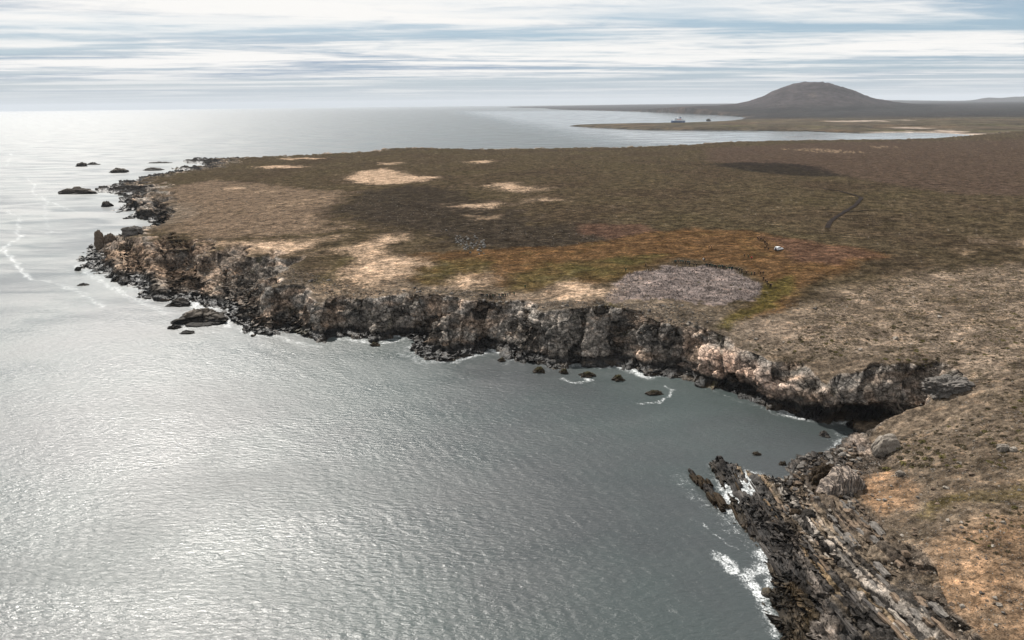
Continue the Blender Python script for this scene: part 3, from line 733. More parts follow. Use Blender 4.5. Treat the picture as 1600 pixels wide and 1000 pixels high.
sil = np.array([PY(a, b, hy)[[0, 2]] for a, b in [(1060, 164.5), (1120, 163), (1150, 160.5), (1170, 156.5), (1190, 150), (1205, 144), (1222, 137.5), (1245, 131.5), (1262, 130.5), (1285, 129), (1298, 131), (1315, 136.5), (1332, 141), (1350, 148.5), (1370, 155), (1395, 159), (1430, 163), (1480, 166), (1560, 168)]])
sil = np.vstack([[PY(850, 165, hy)[0], 23.0], [PY(960, 165, hy)[0], 42.0], sil])
def build_far():
    NA = 620; az = np.radians(np.linspace(-2, 45, NA))
    zr = 1.0 / np.linspace(1 / 1650.0, 1 / 7600.0, 250); zr2 = np.linspace(7700, 24000, 60)
    r = np.concatenate([zr, zr2]); NR = len(r)
    X = np.sin(az)[:, None] * r[None]; Y = np.cos(az)[:, None] * r[None]
    x = X.ravel(); y = Y.ravel(); rr = np.hypot(x, y)
    d = sdf(x, y, SPITW) + 12 * fbm(x / 120, y / 120, 3, 301)
    spit = 1 - sst(y + 0.35 * x, 3600, 4600)
    dd = np.clip(d, 0, None)
    h = 6.0 * (1 - np.exp(-dd / 25)) + 5 * (1 - np.exp(-dd / 120)) + np.clip(dd - 500, 0, 3000) * 0.008 * (1 - spit)
    h += (1 - np.exp(-dd / 60)) * (2.2 * fbm(x / 260, y / 260, 4, 311))
    h = h * np.where(y < 2450, 0.75, 1.0)
    beach = (1 - sst(np.hypot(x - 1220, y - 1980), 120, 260))
    h = h * (1 - 0.8 * beach)
    prof = np.interp(x / y * hy, sil[:, 0], sil[:, 1], left=20, right=26)
    dep_ = np.exp(-((y - hy) / np.where(y < hy, 1050, 1600)) ** 2)
    hill = np.clip(prof - 24, 0, None) * dep_
    rid = fbm(x / 520, y / 520, 5, 321, 0.55, True)
    rid = 0.6 * rid + 0.4 * fbm(x / 170, y / 170, 4, 325, 0.6, True); hill = hill * (1 + 0.22 * (rid - 0.25) * sst(hill, 10, 80))
    z = np.where(d > 0, h + hill, -3) - rr * 0.0
    C = np.empty((len(x), 3)); C[:] = (0.10, 0.078, 0.05)
    n1 = fbm(x / 300, y / 300, 4, 331); n2 = fbm(x / 60, y / 60, 3, 341)
    lerp(C, (0.145, 0.10, 0.06), sst(n1 + 0.3 * n2, 0.0, 0.4) * spit)
    lerp(C, (0.10, 0.085, 0.04), sst(-n1 + 0.4 * n2, 0.1, 0.5) * spit)
    lerp(C, (0.05, 0.05, 0.054), (1 - spit) * 0.8)
    lerp(C, (0.075, 0.055, 0.046), (1 - spit) * sst(n1, 0.1, 0.5) * 0.7)
    lerp(C, (0.092, 0.076, 0.078), sst(hill, 15, 80)); C *= (1 + 0.9 * sst(hill, 10, 60) * np.clip(rid, -1, 1))[:, None]
    lerp(C, (0.20, 0.165, 0.14), sst(hill, 30, 60) * sst(n2 + 0.6 * rid, 0.55, 0.85) * 0.7)
    lerp(C, (0.05, 0.045, 0.042), (1 - sst(d, 0, 22)) * spit * (y > 2000) * sst(n2, -0.3, 0.3))
    lerp(C, (0.17, 0.125, 0.10), (1 - sst(d, 20, 90)) * (1 - spit) * sst(n1 + n2, -0.1, 0.4) * 0.8)
    lerp(C, (0.62, 0.52, 0.43), np.clip(beach * 1.4, 0, 1) * (1 - sst(d, 12, 40)))
    for c0, sx, sy in (((1325, 190, 9), 110, 22), ((1362, 189.6, 9), 60, 16), ((1420, 200, 7), 70, 12), ((1480, 203, 7), 60, 10), ((1530, 207, 6), 50, 16), ((1405, 188.5, 9), 60, 14)):
        p0 = P(*c0); lerp(C, (0.52, 0.42, 0.34), sst(np.exp(-((x - p0[0]) / sx) ** 2 - ((y - p0[1]) / (sy * 6)) ** 2) + 0.6 * n2, 0.35, 0.7) * 0.8)
    pq = P(1232, 152, 150); ps = PY(1240, 151, 6000)
    lerp(C, (0.30, 0.24, 0.2), np.exp(-((x - ps[0] - 1.4 * (z - ps[2])) / 22) ** 2 - ((z - ps[2]) / 16) ** 2) * (np.abs(y - 6050) < 500))
    V = np.column_stack([x, y, z]); Fq = grid_faces(NA, NR)[:, ::-1]
    keep = z[Fq].max(1) > -2.5; Fq = Fq[keep]
    hf = hill[Fq].mean(1); sf = spit[Fq].mean(1)
    for nm, msk in (('hill', hf > 14), ('far_headland', (hf <= 14) & (sf > 0.5)), ('far_shore', (hf <= 14) & (sf <= 0.5))):
        V2, F2, (C2,) = compact(V, Fq[msk], [C])
        me = mesh_np(nm, V2, F2); attr_c(me, 'cover', C2 * (0.26 if nm == 'hill' else (0.52 if nm == 'far_headland' else 0.33)))
        if me.polygons[len(me.polygons) // 2].normal.z < 0: me.flip_normals()
        obj(nm, me, M_far, kind='structure')
build_far()

def build_distant():
    hd = 17500.0
    s2 = np.array([PY(a, b, hd)[[0, 2]] for a, b in [(1330, 158), (1365, 155.2), (1400, 156.2), (1450, 157), (1500, 157.3), (1520, 156.5), (1535, 153.5), (1545, 152.3), (1560, 153), (1585, 151), (1620, 150), (1680, 152), (1760, 156)]])
    xs = np.linspace(s2[0, 0], s2[-1, 0], 220); ys = np.linspace(hd - 3200, hd + 3200, 40)
    X, Y = np.meshgrid(xs, ys, indexing='ij'); x = X.ravel(); y = Y.ravel()
    pr = np.interp(x / y * hd, s2[:, 0], s2[:, 1])
    z = pr * np.exp(-((y - hd) / 1700) ** 2) * (1 + 0.12 * fbm(x / 900, y / 900, 4, 351)) - 4
    me = mesh_np('distant_hills', np.column_stack([x, y, z]), grid_faces(len(xs), len(ys))[:, ::-1])
    C = np.empty((len(x), 3)); C[:] = (0.09, 0.085, 0.08); attr_c(me, 'cover', C * 0.35)
    if me.polygons[0].normal.z < 0: me.flip_normals()
    obj('distant_hills', me, M_far, kind='structure')
build_distant()
# a low cape on the far horizon
def build_cape():
    a = PY(790, 167, 19000); b = PY(1010, 162.5, 19000)
    xs = np.linspace(a[0], b[0] + 3000, 120); ys = np.linspace(18000, 20500, 14)
    X, Y = np.meshgrid(xs, ys, indexing='ij'); x = X.ravel(); y = Y.ravel()
    e = sst(x, xs[0], xs[0] + 1500) * (1 - (np.abs(y - 19250) / 1250) ** 2)
    z = -2 + e * (26 + 10 * fbm(x / 700, y / 700, 3, 361))
    me = mesh_np('far_cape', np.column_stack([x, y, z]), grid_faces(len(xs), len(ys))[:, ::-1])
    C = np.empty((len(x), 3)); C[:] = (0.08, 0.072, 0.065); attr_c(me, 'cover', C * 0.35)
    if me.polygons[0].normal.z < 0: me.flip_normals()
    obj('far_cape', me, M_far, kind='structure')
build_cape()

# ------------------------------------------------------------------ haze
HAZE = 2.2e-5
def build_haze():
    bm = bmesh.new(); bmesh.ops.create_cube(bm, size=1.0)
    S = 84000.0; z0, z1 = -7.0, 330.0
    for v in bm.verts: v.co = (v.co.x * S, v.co.y * S, z0 + (v.co.z + 0.5) * (z1 - z0))
    me = bpy.data.meshes.new('haze'); bm.to_mesh(me); bm.free()
    mt = bpy.data.materials.new('haze'); mt.use_nodes = True; nt = mt.node_tree; nt.nodes.clear()
    pv = nt.nodes.new('ShaderNodeVolumePrincipled'); out = nt.nodes.new('ShaderNodeOutputMaterial')
    pv.inputs['Density'].default_value = HAZE; pv.inputs['Color'].default_value = (0.80, 0.85, 0.92, 1); pv.inputs['Anisotropy'].default_value = 0.0
    nt.links.new(pv.outputs[0], out.inputs['Volume'])
    o = obj('haze', me, mt, kind='stuff', label='thin pale haze lying over the sea and far land', cat='haze')
build_haze()

# ------------------------------------------------------------------ rocks
def hull_mesh(name, seed, n=16, sx=1.0, sy=1.0, sz=1.0, box=0.6):
    """angular stone: convex hull of random points"""
    rs = random.Random(seed); bm = bmesh.new()
    for _ in range(n):
        v = Vector((rs.gauss(0, 1), rs.gauss(0, 1), rs.gauss(0, 1))).normalized()
        mx = max(abs(v.x), abs(v.y), abs(v.z)); v = v * ((1 - box) + box / mx) * rs.uniform(0.85, 1.0)
        bm.verts.new((v.x * sx * 0.5, v.y * sy * 0.5, v.z * sz * 0.5))
    r = bmesh.ops.convex_hull(bm, input=bm.verts)
    bmesh.ops.delete(bm, geom=[v for v in bm.verts if not v.link_faces], context='VERTS')
    me = bpy.data.meshes.new(name); bm.to_mesh(me); bm.free(); return me
def rough_rock(name, seed, sx, sy, sz, sub=4, blk=0.35, amp=0.16, bed=0.0, point=0.0, base=-0.35):
    """one rock with blocky relief, seated with its base a little under the ground"""
    bm = bmesh.new(); bmesh.ops.create_icosphere(bm, subdivisions=sub, radius=1.0)
    V = np.array([v.co[:] for v in bm.verts])
    mx = np.abs(V).max(1)[:, None]; V = V * (0.6 + 0.4 / mx)
    n = V / np.linalg.norm(V, axis=1)[:, None]
    cb, sb = math.cos(bed), math.sin(bed)
    q = np.column_stack([V[:, 0] * cb + V[:, 2] * sb, V[:, 1], V[:, 2] * cb - V[:, 0] * sb])
    v1, a1, b1 = worley3(q / np.array([blk * 1.6, blk * 1.4, blk]) + seed * 3.7, seed)
    v2, a2, b2 = worley3(q / np.array([blk * .8, blk * .7, blk * .55]) + seed * 1.7, seed + 3)
    lo = fbm(V[:, 0] * 1.1 + seed, V[:, 1] * 1.1 + V[:, 2], 3, seed)
    k = 1 + amp * ((v1 - 0.5) * 1.6 + (v2 - 0.5) * 0.8) + 0.28 * lo - amp * 0.5 * (1 - sst(b1 - a1, 0, 0.2))
    V = V * k[:, None]
    if point: V[:, :2] *= (1 - point * np.clip(V[:, 2], -0.2, 1))[:, None]
    V = V * np.array([sx, sy, sz]) * 0.5
    V[:, 2] = V[:, 2] - V[:, 2].min() * (1 + base) if base > -9 else V[:, 2]
    for v, c in zip(bm.verts, V): v.co = c
    me = bpy.data.meshes.new(name); bm.to_mesh(me); bm.free()
    return me
def tide_rock_mat(name, dry, wet, lo, hi):
    """rock that is black with weed near the water line"""
    t = NT(name); g = t.node('ShaderNodeNewGeometry'); s = t.node('ShaderNodeSeparateXYZ'); t.l.new(g.outputs['Position'], s.inputs[0])
    co = t.coord(); n1 = t.noise(0.7, 5, 0.65, co); n2 = t.noise(3.0, 4, 0.6, co)
    zz = t.math('ADD', s.outputs[2], t.math('MULTIPLY', t.math('SUBTRACT', n1, 0.5), -2.5))
    base = t.mix(t.map(zz, lo, hi, 0, 1), wet, dry)
    base = t.mix(t.map(n1, 0.55, 0.7, 0, 0.5), base, (0.06, 0.045, 0.02))
    t.col(t.scale_col(base, t.map(n2, 0.3, 0.7, 0.55, 1.4)))
    t.bump(t.math('ADD', n1, t.math('MULTIPLY', n2, 0.4)), 0.8, 0.4); t.b.inputs['Roughness'].default_value = 0.65
    return t.m
M_tide = tide_rock_mat('tidal_rock', (0.10, 0.085, 0.07), (0.022, 0.02, 0.018), 1.5, 5.0)
M_weed = tide_rock_mat('weedy_rock', (0.055, 0.048, 0.022), (0.03, 0.024, 0.018), 0.6, 2.2)
def px_per_m(x, y, z):
    p = np.array([x, y, z - CAM_H]); return FPX / float(p @ Fv)
def sea_rock(px, py, w, h, label, depth=0.7, mat=M_tide, name='sea_rock', rot=0.0, seed=None, group='rocks standing in the sea', sub=4, bed=0.4, point=0.0):
    p = P(px, py); k = px_per_m(*p); sx = w / k; sz = max(h / k * 0.95, 0.7)
    sd = seed or int(px * 7 + py)
    me = rough_rock(name, sd, sx, sx * depth, sz * 1.5, sub, 0.55, 0.34, bed, point or 0.45)
    o = obj(name, me, mat, label=label, cat='rock', group=group)
    r = math.hypot(p[0], p[1]); q = p[:2] * (1 + 0.35 * sx * depth / r)
    o.location = (q[0], q[1], -0.35 * sz); o.rotation_euler[2] = rot
    return o
sea_rock(129, 260, 15, 6, 'small dark rock in the sea, leftmost of the far pair', 0.7)
sea_rock(146, 257.5, 17, 4, 'flat dark rock in the sea, right one of the far pair', 0.6)
sea_rock(186, 270, 24, 7, 'dark sea rock with a humped left end, alone off the point', 0.5)
sea_rock(239, 266.5, 30, 4, 'low flat dark reef rock just left of the farthest point', 0.5)
sea_rock(250, 255, 34, 2, 'thin dark reef awash beside the farthest point', 0.4)
sea_rock(122, 303, 58, 9, 'long low black rock pointing out from the second headland', 0.35, seed=12)
sea_rock(167, 323, 14, 8, 'stubby dark rock standing off the second headland', 0.8)
sea_rock(319, 505, 72, 17, 'broad low dark islet just off the near headland', 0.75, M_tide, 'islet', seed=31, sub=5)
sea_rock(272, 514, 19, 6, 'small grey rock awash left of the broad islet', 0.7)
sea_rock(294, 521, 20, 4, 'flat rock awash in front of the broad islet', 0.6)
sea_rock(130, 446, 13, 3, 'lone low rock awash off the tip of the near headland', 0.6)
sea_rock(122, 423, 9, 6, 'small block of rock beside the tip of the near headland', 0.8)
sea_rock(282, 478, 34, 10, 'low dark rock in the foam between headland and islet', 0.6)
sea_rock(842, 582, 16, 8, 'dark boulder in the water, first of the row under the grey cliff', 0.8, M_weed)
sea_rock(881, 584, 12, 7, 'small dark boulder in the water beside the white surge', 0.8, M_weed)
sea_rock(917, 589, 20, 7, 'low dark rock at the edge of the white surge', 0.7, M_weed)
sea_rock(966, 595, 18, 9, 'large dark boulder in the water below the cliff buttress', 0.8, M_weed)
sea_rock(1022, 617, 22, 6, 'dark rock ringed by a curl of foam', 0.6, M_weed)
sea_rock(784, 565, 11, 5, 'small dark rock beside the white foam notch', 0.8, M_weed)
sea_rock(586, 541, 14, 5, 'small rock awash below the square cliff block', 0.8, M_weed)
sea_rock(1181, 711, 12, 4, 'small rock awash in the mouth of the cove', 0.7, M_weed)
sea_rock(1223, 727, 11, 5, 'dark boulder in shallow water at the cove edge', 0.8, M_weed)
sea_rock(1287, 682, 14, 8, 'rounded grey boulder in the shallows of the cove', 0.8, M_rock_slate)
sea_rock(1107, 188.5, 7, 3, 'tiny dark skerry in the far bay right of the ship', 0.5)

def ground_rock(name, px, py, w, h, depth, mat, label, cat='rock', seed=3, rot=0.0, sub=4, point=0.0, blk=0.35, amp=0.18, bed=0.4, group=None, sink=0.3):
    p = on_ground(px, py); k = px_per_m(*p); sx = w / k; sz = h / k
    me = rough_rock(name, seed, sx, sx * depth, sz * 1.3, sub, blk, amp, bed, point)
    o = obj(name, me, mat, label=label, cat=cat, group=group)
    r = math.hypot(p[0], p[1]); q = p[:2] * (1 + 0.3 * sx * depth / r)
    o.location = (q[0], q[1], p[2] - 0.25 * sz); o.rotation_euler[2] = rot
    return o
ground_rock('rock_pinnacle', 157, 383, 15, 25, 0.9, M_rock_buff, 'tallest buff rock pinnacle, leftmost on the headland rim', seed=5, point=0.25, amp=0.12)
ground_rock('rock_pinnacle', 173, 379, 16, 16, 0.9, M_rock_buff, 'broken rock pinnacle just right of the tallest one', seed=6, point=0.2)
ground_rock('rock_pinnacle', 208, 367, 28, 14, 0.8, M_rock_grey, 'square-topped grey crag on the headland rim by the inlet', seed=7, point=0.0)
ground_rock('boulder', 1384, 706, 38, 30, 0.7, M_rock_pale, 'big pale smooth boulder standing at the head of the cove', cat='boulder', seed=21, point=0.25, amp=0.04, blk=0.9)
ground_rock('boulder', 1567, 704, 18, 10, 0.7, M_rock_pale, 'larger rounded pale boulder of the pair on the slope', cat='boulder', seed=22, amp=0.04, blk=0.9)
ground_rock('boulder', 1583, 705, 10, 8, 0.8, M_rock_pale, 'smaller rounded boulder of the pair on the slope', cat='boulder', seed=23, amp=0.04, blk=0.9)
ground_rock('boulder', 1284, 762, 34, 40, 0.8, M_rock_brown, 'brown boulder leaning on the banded outcrop', cat='boulder', seed=24, amp=0.12)
ground_rock('boulder', 1245, 808, 20, 13, 0.7, M_rock_brown, 'reddish brown block lying on the reef, left of the dark one', cat='boulder', seed=25, amp=0.06, blk=0.8)
ground_rock('boulder', 1262, 810, 22, 13, 0.7, M_rock_dark, 'dark block lying on the reef beside the brown one', cat='boulder', seed=26, amp=0.06, blk=0.8)
ground_rock('boulder', 1406, 743, 13, 8, 0.7, M_rock_pale, 'pale flat boulder above the orange soil bank', cat='boulder', seed=27, amp=0.06, blk=0.8)
ground_rock('rock_outcrop', 1480, 616, 66, 24, 0.6, M_rock_grey, 'grey lumpy outcrop at the inland end of the cove cliff', cat='outcrop', seed=28, blk=0.22, sub=5)

def striped_mat():
    t = NT('banded_rock'); co = t.coord((1.0, 0.25, 0.2), (0, 0.35, 0.2)); n = t.noise(1.0, 3, 0.6, co, 0.5); n2 = t.noise(3.5, 4)
    w = t.node('ShaderNodeTexWave', wave_type='BANDS', bands_direction='X'); w.inputs['Scale'].default_value = 0.55; w.inputs['Distortion'].default_value = 3.0
    w.inputs['Detail'].default_value = 3; t.l.new(t.coord((1, 0.2, 0.35), (0, 0.3, 0)), w.inputs['Vector'])
    c = t.mix(t.map(w.outputs['Fac'], 0.2, 0.8, 0, 1), (0.10, 0.085, 0.075), (0.25, 0.205, 0.17))
    t.col(t.scale_col(c, t.map(n2, 0.3, 0.7, 0.7, 1.3))); t.bump(t.math('ADD', w.outputs['Fac'], n2), 0.9, 0.4)
    return t.m
def banded_outcrop():
    p = on_ground(1318, 770); k = px_per_m(*p)
    root = obj('banded_outcrop', None, label='steep outcrop of upright grey and buff rock bands at the cove', cat='outcrop')
    root.location = (p[0], p[1] + 1.0, p[2] - 0.6)
    M = striped_mat(); rs = random.Random(5)
    for i, (dx, dy, w, dpt, h, rz) in enumerate([(-3.4, -.3, 3.0, 5.0, 5.0, .3), (-1.7, .3, 3.2, 6.0, 7.4, .15), (.2, .1, 3.4, 6.4, 8.2, .05), (2.0, .5, 3.0, 6.0, 7.0, -.1), (3.6, .2, 3.0, 5.2, 5.0, -.25), (1.0, -2.2, 2.6, 3.6, 4.6, 0), (-1.4, -2.0, 2.4, 3.4, 4.0, .2)]):
        me = rough_rock('band', 40 + i, w, dpt, h, 4, 0.5, 0.10, 0.3, 0.12)
        o = obj('band', me, M, root); o.location = (dx, dy + 1.0, -0.8); o.rotation_euler = (0.1, 0.25, rz)
banded_outcrop()

def white_outcrop():
    c = on_ground(735, 380)
    root = obj('rock_outcrop', None, label='patch of white rocks on the dark heath inland', cat='outcrop'); root.location = c
    rs = random.Random(8); tm = [hull_mesh('stone', 60 + i, 14, 1, 1, 1) for i in range(6)]
    for me in tm: me.materials.append(M_rock_white)
    for i in range(90):
        a = rs.uniform(-9, 9); b = rs.gauss(0, 1) * 9 - a * 0.9
        o = obj('stone', tm[i % 6], None, root); s = rs.uniform(0.5, 1.7)
        zz = float(ground_z(np.array([c[0] + a]), np.array([c[1] + b]))[0][0]) - c[2]
        o.location = (a, b, zz + 0.15 * s); o.scale = (s * 1.1, s, s * 0.8); o.rotation_euler = (rs.random(), rs.random(), rs.random() * 6)
M_rock_white = rock_mat('lichened_white_rock', (0.25, 0.24, 0.225), (0.14, 0.13, 0.12))
white_outcrop()

# reef of tilted rock beds
def slab_mesh(seed):
    """a length of tilted bed: steep scarp on one side, dip slope on the other, broken into steps"""
    rs = random.Random(seed); n = 5; vs = []; fs = []; hk = 1.0
    for i in range(n + 1):
        hk = min(1.15, max(0.5, hk + rs.uniform(-0.4, 0.4))); e = 0.55 if i in (0, n) else 1.0; dx = rs.gauss(0, 0.06); yy = -0.5 + (i + (rs.uniform(-.3, .3) if 0 < i < n else 0)) / n
        for a, b in ((-.5, -.6), (.55, -.6), (.5, -.15), (-.1, .42), (-.42, .32)):
            vs.append((a * (0.8 + 0.2 * e) * rs.uniform(.8, 1.15) + dx, yy + rs.gauss(0, 0.025), b * (e * hk if b > -.5 else 1) * rs.uniform(.85, 1.15)))
    for i in range(n):
        for k in range(5): a, b = i * 5 + k, i * 5 + (k + 1) % 5; fs.append((a, b, b + 5, a + 5))
    fs += [(4, 3, 2, 1, 0), tuple(n * 5 + k for k in range(5))]
    me = bpy.data.meshes.new('slab'); me.from_pydata(vs, [], fs); return me
def reef():
    root = obj('rock_reef', None, label='reef of tilted parallel rock beds running into the sea', cat='reef')
    root.location = (60, 130, 2)
    ridge = obj('rock_ridge', None, label='narrow separate rock ridge at the seaward tip of the reef', cat='ridge'); ridge.location = tuple(P(1100, 765))
    rs = random.Random(3); T = {}
    mats = {'brown': M_rock_brown, 'dark': M_rock_dark, 'slate': M_rock_slate, 'ochre': M_rock_ochre, 'buff': M_rock_buff, 'pale': M_rock_pale, 'grey': M_rock_grey}
    for mn, mt in mats.items():
        T[mn] = []
        for i in range(5):
            me = slab_mesh(200 + i * 7 + len(mn)); me.materials.append(mt); T[mn].append(me)
    items = []
    c = 48.5; BH = {}
    while c < 80:
        BH[c] = rs.uniform(-0.5, 0.35); y = 72 + rs.uniform(0, 5)
        while y < 171:
            L = rs.uniform(4, 11) * (1 if c < 66 else 0.5)
            ym = y + L / 2; x = c + 0.0011 * (ym - 130) ** 2 + 0.06 * (130 - ym) - 0.5 * math.sin(ym / 9.0) + rs.gauss(0, 0.08)
            y += L * rs.uniform(0.92, 1.1)
            if rs.random() < (0.15 if c < 68 else 0.55): continue
            items.append((c, x, ym, L))
        c += rs.uniform(0.9, 1.7)
    A = np.array(items); ins = sdf(A[:, 1], A[:, 2], LEDGE) > -0.5
    zz, d, t = ground_z(A[:, 1], A[:, 2], False)
    d2 = np.minimum(ground_z(A[:, 1], A[:, 2] + A[:, 3] / 2, False)[1], ground_z(A[:, 1], A[:, 2] - A[:, 3] / 2, False)[1])
    items = [(it, z) for it, z, i, dd in zip(items, zz, ins, np.minimum(d, d2)) if i and dd > -0.3]
    items.sort(key=lambda q: q[0][2])
    ntot = len(items); parts = []; rest = []
    for n, ((c, x, y, L), z) in enumerate(items):
        u = rs.random()
        if c < 55: mn = 'brown' if u < 0.75 else 'dark'
        elif c < 62: mn = 'dark' if u < 0.5 else ('slate' if u < 0.85 else 'brown')
        elif c < 64: mn = 'slate' if u < 0.6 else ('grey' if u < 0.8 else 'ochre')
        elif c < 67: mn = 'ochre' if u < 0.3 else ('buff' if u < 0.6 else 'slate')
        elif c < 71: mn = 'pale' if u < 0.22 else ('buff' if u < 0.55 else 'grey')
        else: mn = 'grey' if u < 0.5 else 'buff'
        wd = rs.uniform(0.9, 2.0); hg = rs.uniform(1.1, 1.9) * (1.0 if c < 68 else 0.6)
        M = Matrix.Translation((x, y, max(z, 0.2) + BH[c] + rs.gauss(0, 0.12))) @ Matrix.Rotation(-(0.0022 * (y - 130) - 0.06 - 0.0556 * math.cos(y / 9)) + rs.gauss(0, 0.008), 4, 'Z') @ Matrix.Rotation(rs.gauss(0, 0.008), 4, 'X') @ Matrix.Rotation(rs.gauss(-0.08, 0.05), 4, 'Y') @ Matrix.Diagonal((wd, L, hg, 1))
        (parts if n % max(1, round(ntot / 300)) == 0 and len(parts) < 300 else rest).append((M, mn))
    Ri = Matrix.Translation(root.location).inverted()
    for M, mn in parts:
        o = obj('slab', rs.choice(T[mn]), None, root); o.matrix_local = Ri @ M
    if rest:
        me = bpy.data.meshes.new('slabs'); names = list(mats); vs = []; fs = []; mi = []; off = 0
        cache = {mn: [(np.array([v.co[:] for v in m_.vertices]), [tuple(p.vertices) for p in m_.polygons]) for m_ in T[mn]] for mn in names}
        for M, mn in rest:
            co, fc = rs.choice(cache[mn]); Mx = np.array(Ri @ M)
            vs.append(co @ Mx[:3, :3].T + Mx[:3, 3]); fs += [tuple(i + off for i in f) for f in fc]; mi += [names.index(mn)] * len(fc); off += len(co)
        me.from_pydata(np.concatenate(vs).tolist(), [], fs)
        for mn in names: me.materials.append(mats[mn])
        me.polygons.foreach_set('material_index', mi)
        obj('slab_rubble', me, None, root, kind='stuff')
    a = P(1078, 740); b = P(1127, 792); Ri = Matrix.Translation(ridge.location).inverted()
    for i in range(22):
        f = rs.random(); q = a + (b - a) * f
        M = Matrix.Translation((q[0] + rs.gauss(0.4, 0.7), q[1], 0.3 + rs.uniform(0, 0.7))) @ Matrix.Rotation(rs.gauss(0.1, 0.06), 4, 'Z') @ Matrix.Rotation(-0.1, 4, 'Y') @ Matrix.Diagonal((rs.uniform(1.0, 1.8), rs.uniform(2.5, 6), rs.uniform(1.4, 2.4), 1))
        o = obj('slab', rs.choice(T['brown' if rs.random() < 0.8 else 'dark']), None, ridge); o.matrix_local = Ri @ M
    return ntot
n_slab = reef()

# loose stones (pieces of the land) and their small fry
def scatter_poly(px_poly, n, rs, z0=12.0):
    w = terrain_poly(px_poly, z0)[:, :2]; lo = w.min(0); hi = w.max(0); out = np.zeros((0, 2))
    while len(out) < n:
        q = lo + (hi - lo) * rs.random((n * 2, 2)); _, i = seg_dist(q[:, 0], q[:, 1], w); out = np.concatenate([out, q[i]])
    return out[:n]
def inst_mesh(name, tmpl, pos, scl, rotz, matidx=None, tilt=None):
    """many copies of a few low-poly templates joined in one mesh"""
    vs = []; fs = []; ids = []; off = 0
    for k, (tv, tf) in enumerate(tmpl):
        idx = np.where(np.arange(len(pos)) % len(tmpl) == k)[0]
        c, s = np.cos(rotz[idx]), np.sin(rotz[idx]); v = tv[None] * scl[idx][:, None, :]
        x = v[..., 0] * c[:, None] - v[..., 1] * s[:, None]; y = v[..., 0] * s[:, None] + v[..., 1] * c[:, None]
        w = np.stack([x, y, v[..., 2]], 2) + pos[idx][:, None, :]
        vs.append(w.reshape(-1, 3)); f = tf[None] + (np.arange(len(idx)) * len(tv))[:, None, None] + off
        fs.append(f.reshape(-1, 3)); off += len(idx) * len(tv)
        if matidx is not None: ids.append(np.repeat(matidx[idx], len(tf)))
    me = mesh_np(name, np.concatenate(vs), np.concatenate(fs), False)
    if matidx is not None: me.polygons.foreach_set('material_index', np.concatenate(ids).astype(np.int32))
    return me
def tri_arrays(me):
    me.calc_loop_triangles()
    return np.array([v.co[:] for v in me.vertices]), np.array([t.vertices[:] for t in me.loop_triangles])
def stones():
    rs = np.random.default_rng(21)
    zones = [([(1340, 700), (1600, 640), (1640, 800), (1600, 1000), (1450, 1000), (1380, 860), (1340, 790)], 9000, 0.17, 0.55, 'p'),
             ([(1200, 760), (1240, 715), (1300, 695), (1350, 700), (1345, 740), (1350, 800), (1290, 800), (1240, 780)], 800, 0.5, 0.7, 'd'),
             ([(1100, 520), (1250, 470), (1600, 420), (1620, 650), (1480, 640), (1350, 580), (1200, 545)], 8000, 0.22, 0.55, 'p'),
             ([(700, 455), (830, 475), (960, 475), (1060, 475), (1130, 500), (1060, 520), (900, 492), (780, 490), (700, 475)], 5000, 0.3, 0.5, 'g'),
             ([(300, 400), (450, 420), (560, 450), (700, 450), (700, 478), (520, 480), (420, 470), (330, 440), (250, 400)], 5500, 0.35, 0.5, 'g'),
             ([(260, 300), (330, 280), (520, 290), (800, 350), (980, 370), (850, 390), (640, 360), (460, 368), (300, 360)], 5000, 0.35, 0.5, 'g')]
    pos = []; size = []; kind = []
    mats = [M_rock_pale, M_rock_buff, M_rock_grey, M_rock_slate, M_rock_brown]
    for poly, n, s0, sg, k in zones:
        q = scatter_poly(poly, n, rs); s = s0 * np.exp(rs.normal(0, sg, n)); z, d, t = ground_z(q[:, 0], q[:, 1])
        ok = d > 2
        pos.append(np.column_stack([q, z])[ok]); size.append(s[ok])
        pr = {'p': [.4, .35, .2, .05, 0], 'd': [.06, .2, .25, .3, .19], 'g': [.2, .2, .4, .2, 0]}[k]
        kind.append(rs.choice(5, n, p=pr)[ok])
    pos = np.concatenate(pos); size = np.clip(np.concatenate(size), 0.1, 1.7); kind = np.concatenate(kind)
    dist = np.linalg.norm(pos - np.array([0, 0, CAM_H]), axis=1)
    order = np.argsort(-size / dist); big, small = order[:300], order[300:]
    T = [hull_mesh('stone', 300 + i, 14, 1, 1, 1, 0.5) for i in range(6)]; TS = [hull_mesh('stone', 330 + i, 8, 1, 1, 1, 0.4) for i in range(6)]
    TM = {}
    for i in range(6):
        for j, mt in enumerate(mats):
            c = T[i].copy(); c.materials.append(mt); TM[i, j] = c
    for n, i in enumerate(big):
        o = obj('stone', TM[n % 6, int(kind[i])], None, land); s = size[i] * 1.3
        o.location = (pos[i][0], pos[i][1], pos[i][2] + 0.12 * s); o.scale = (s * random.uniform(.9, 1.4), s, s * random.uniform(.55, .85)); o.rotation_euler = (random.uniform(-.3, .3), random.uniform(-.3, .3), random.uniform(0, 6.3))
    s = size[small]; scl = np.column_stack([s * rs.uniform(.9, 1.4, len(s)), s, s * rs.uniform(.5, .8, len(s))])
    p = pos[small].copy(); p[:, 2] += 0.1 * s
    me = inst_mesh('loose_stones', [tri_arrays(t) for t in TS], p, scl, rs.uniform(0, 6.3, len(s)), kind[small])
    for mt in mats: me.materials.append(mt)
    obj('loose_stones', me, None, land, kind='stuff')
stones()

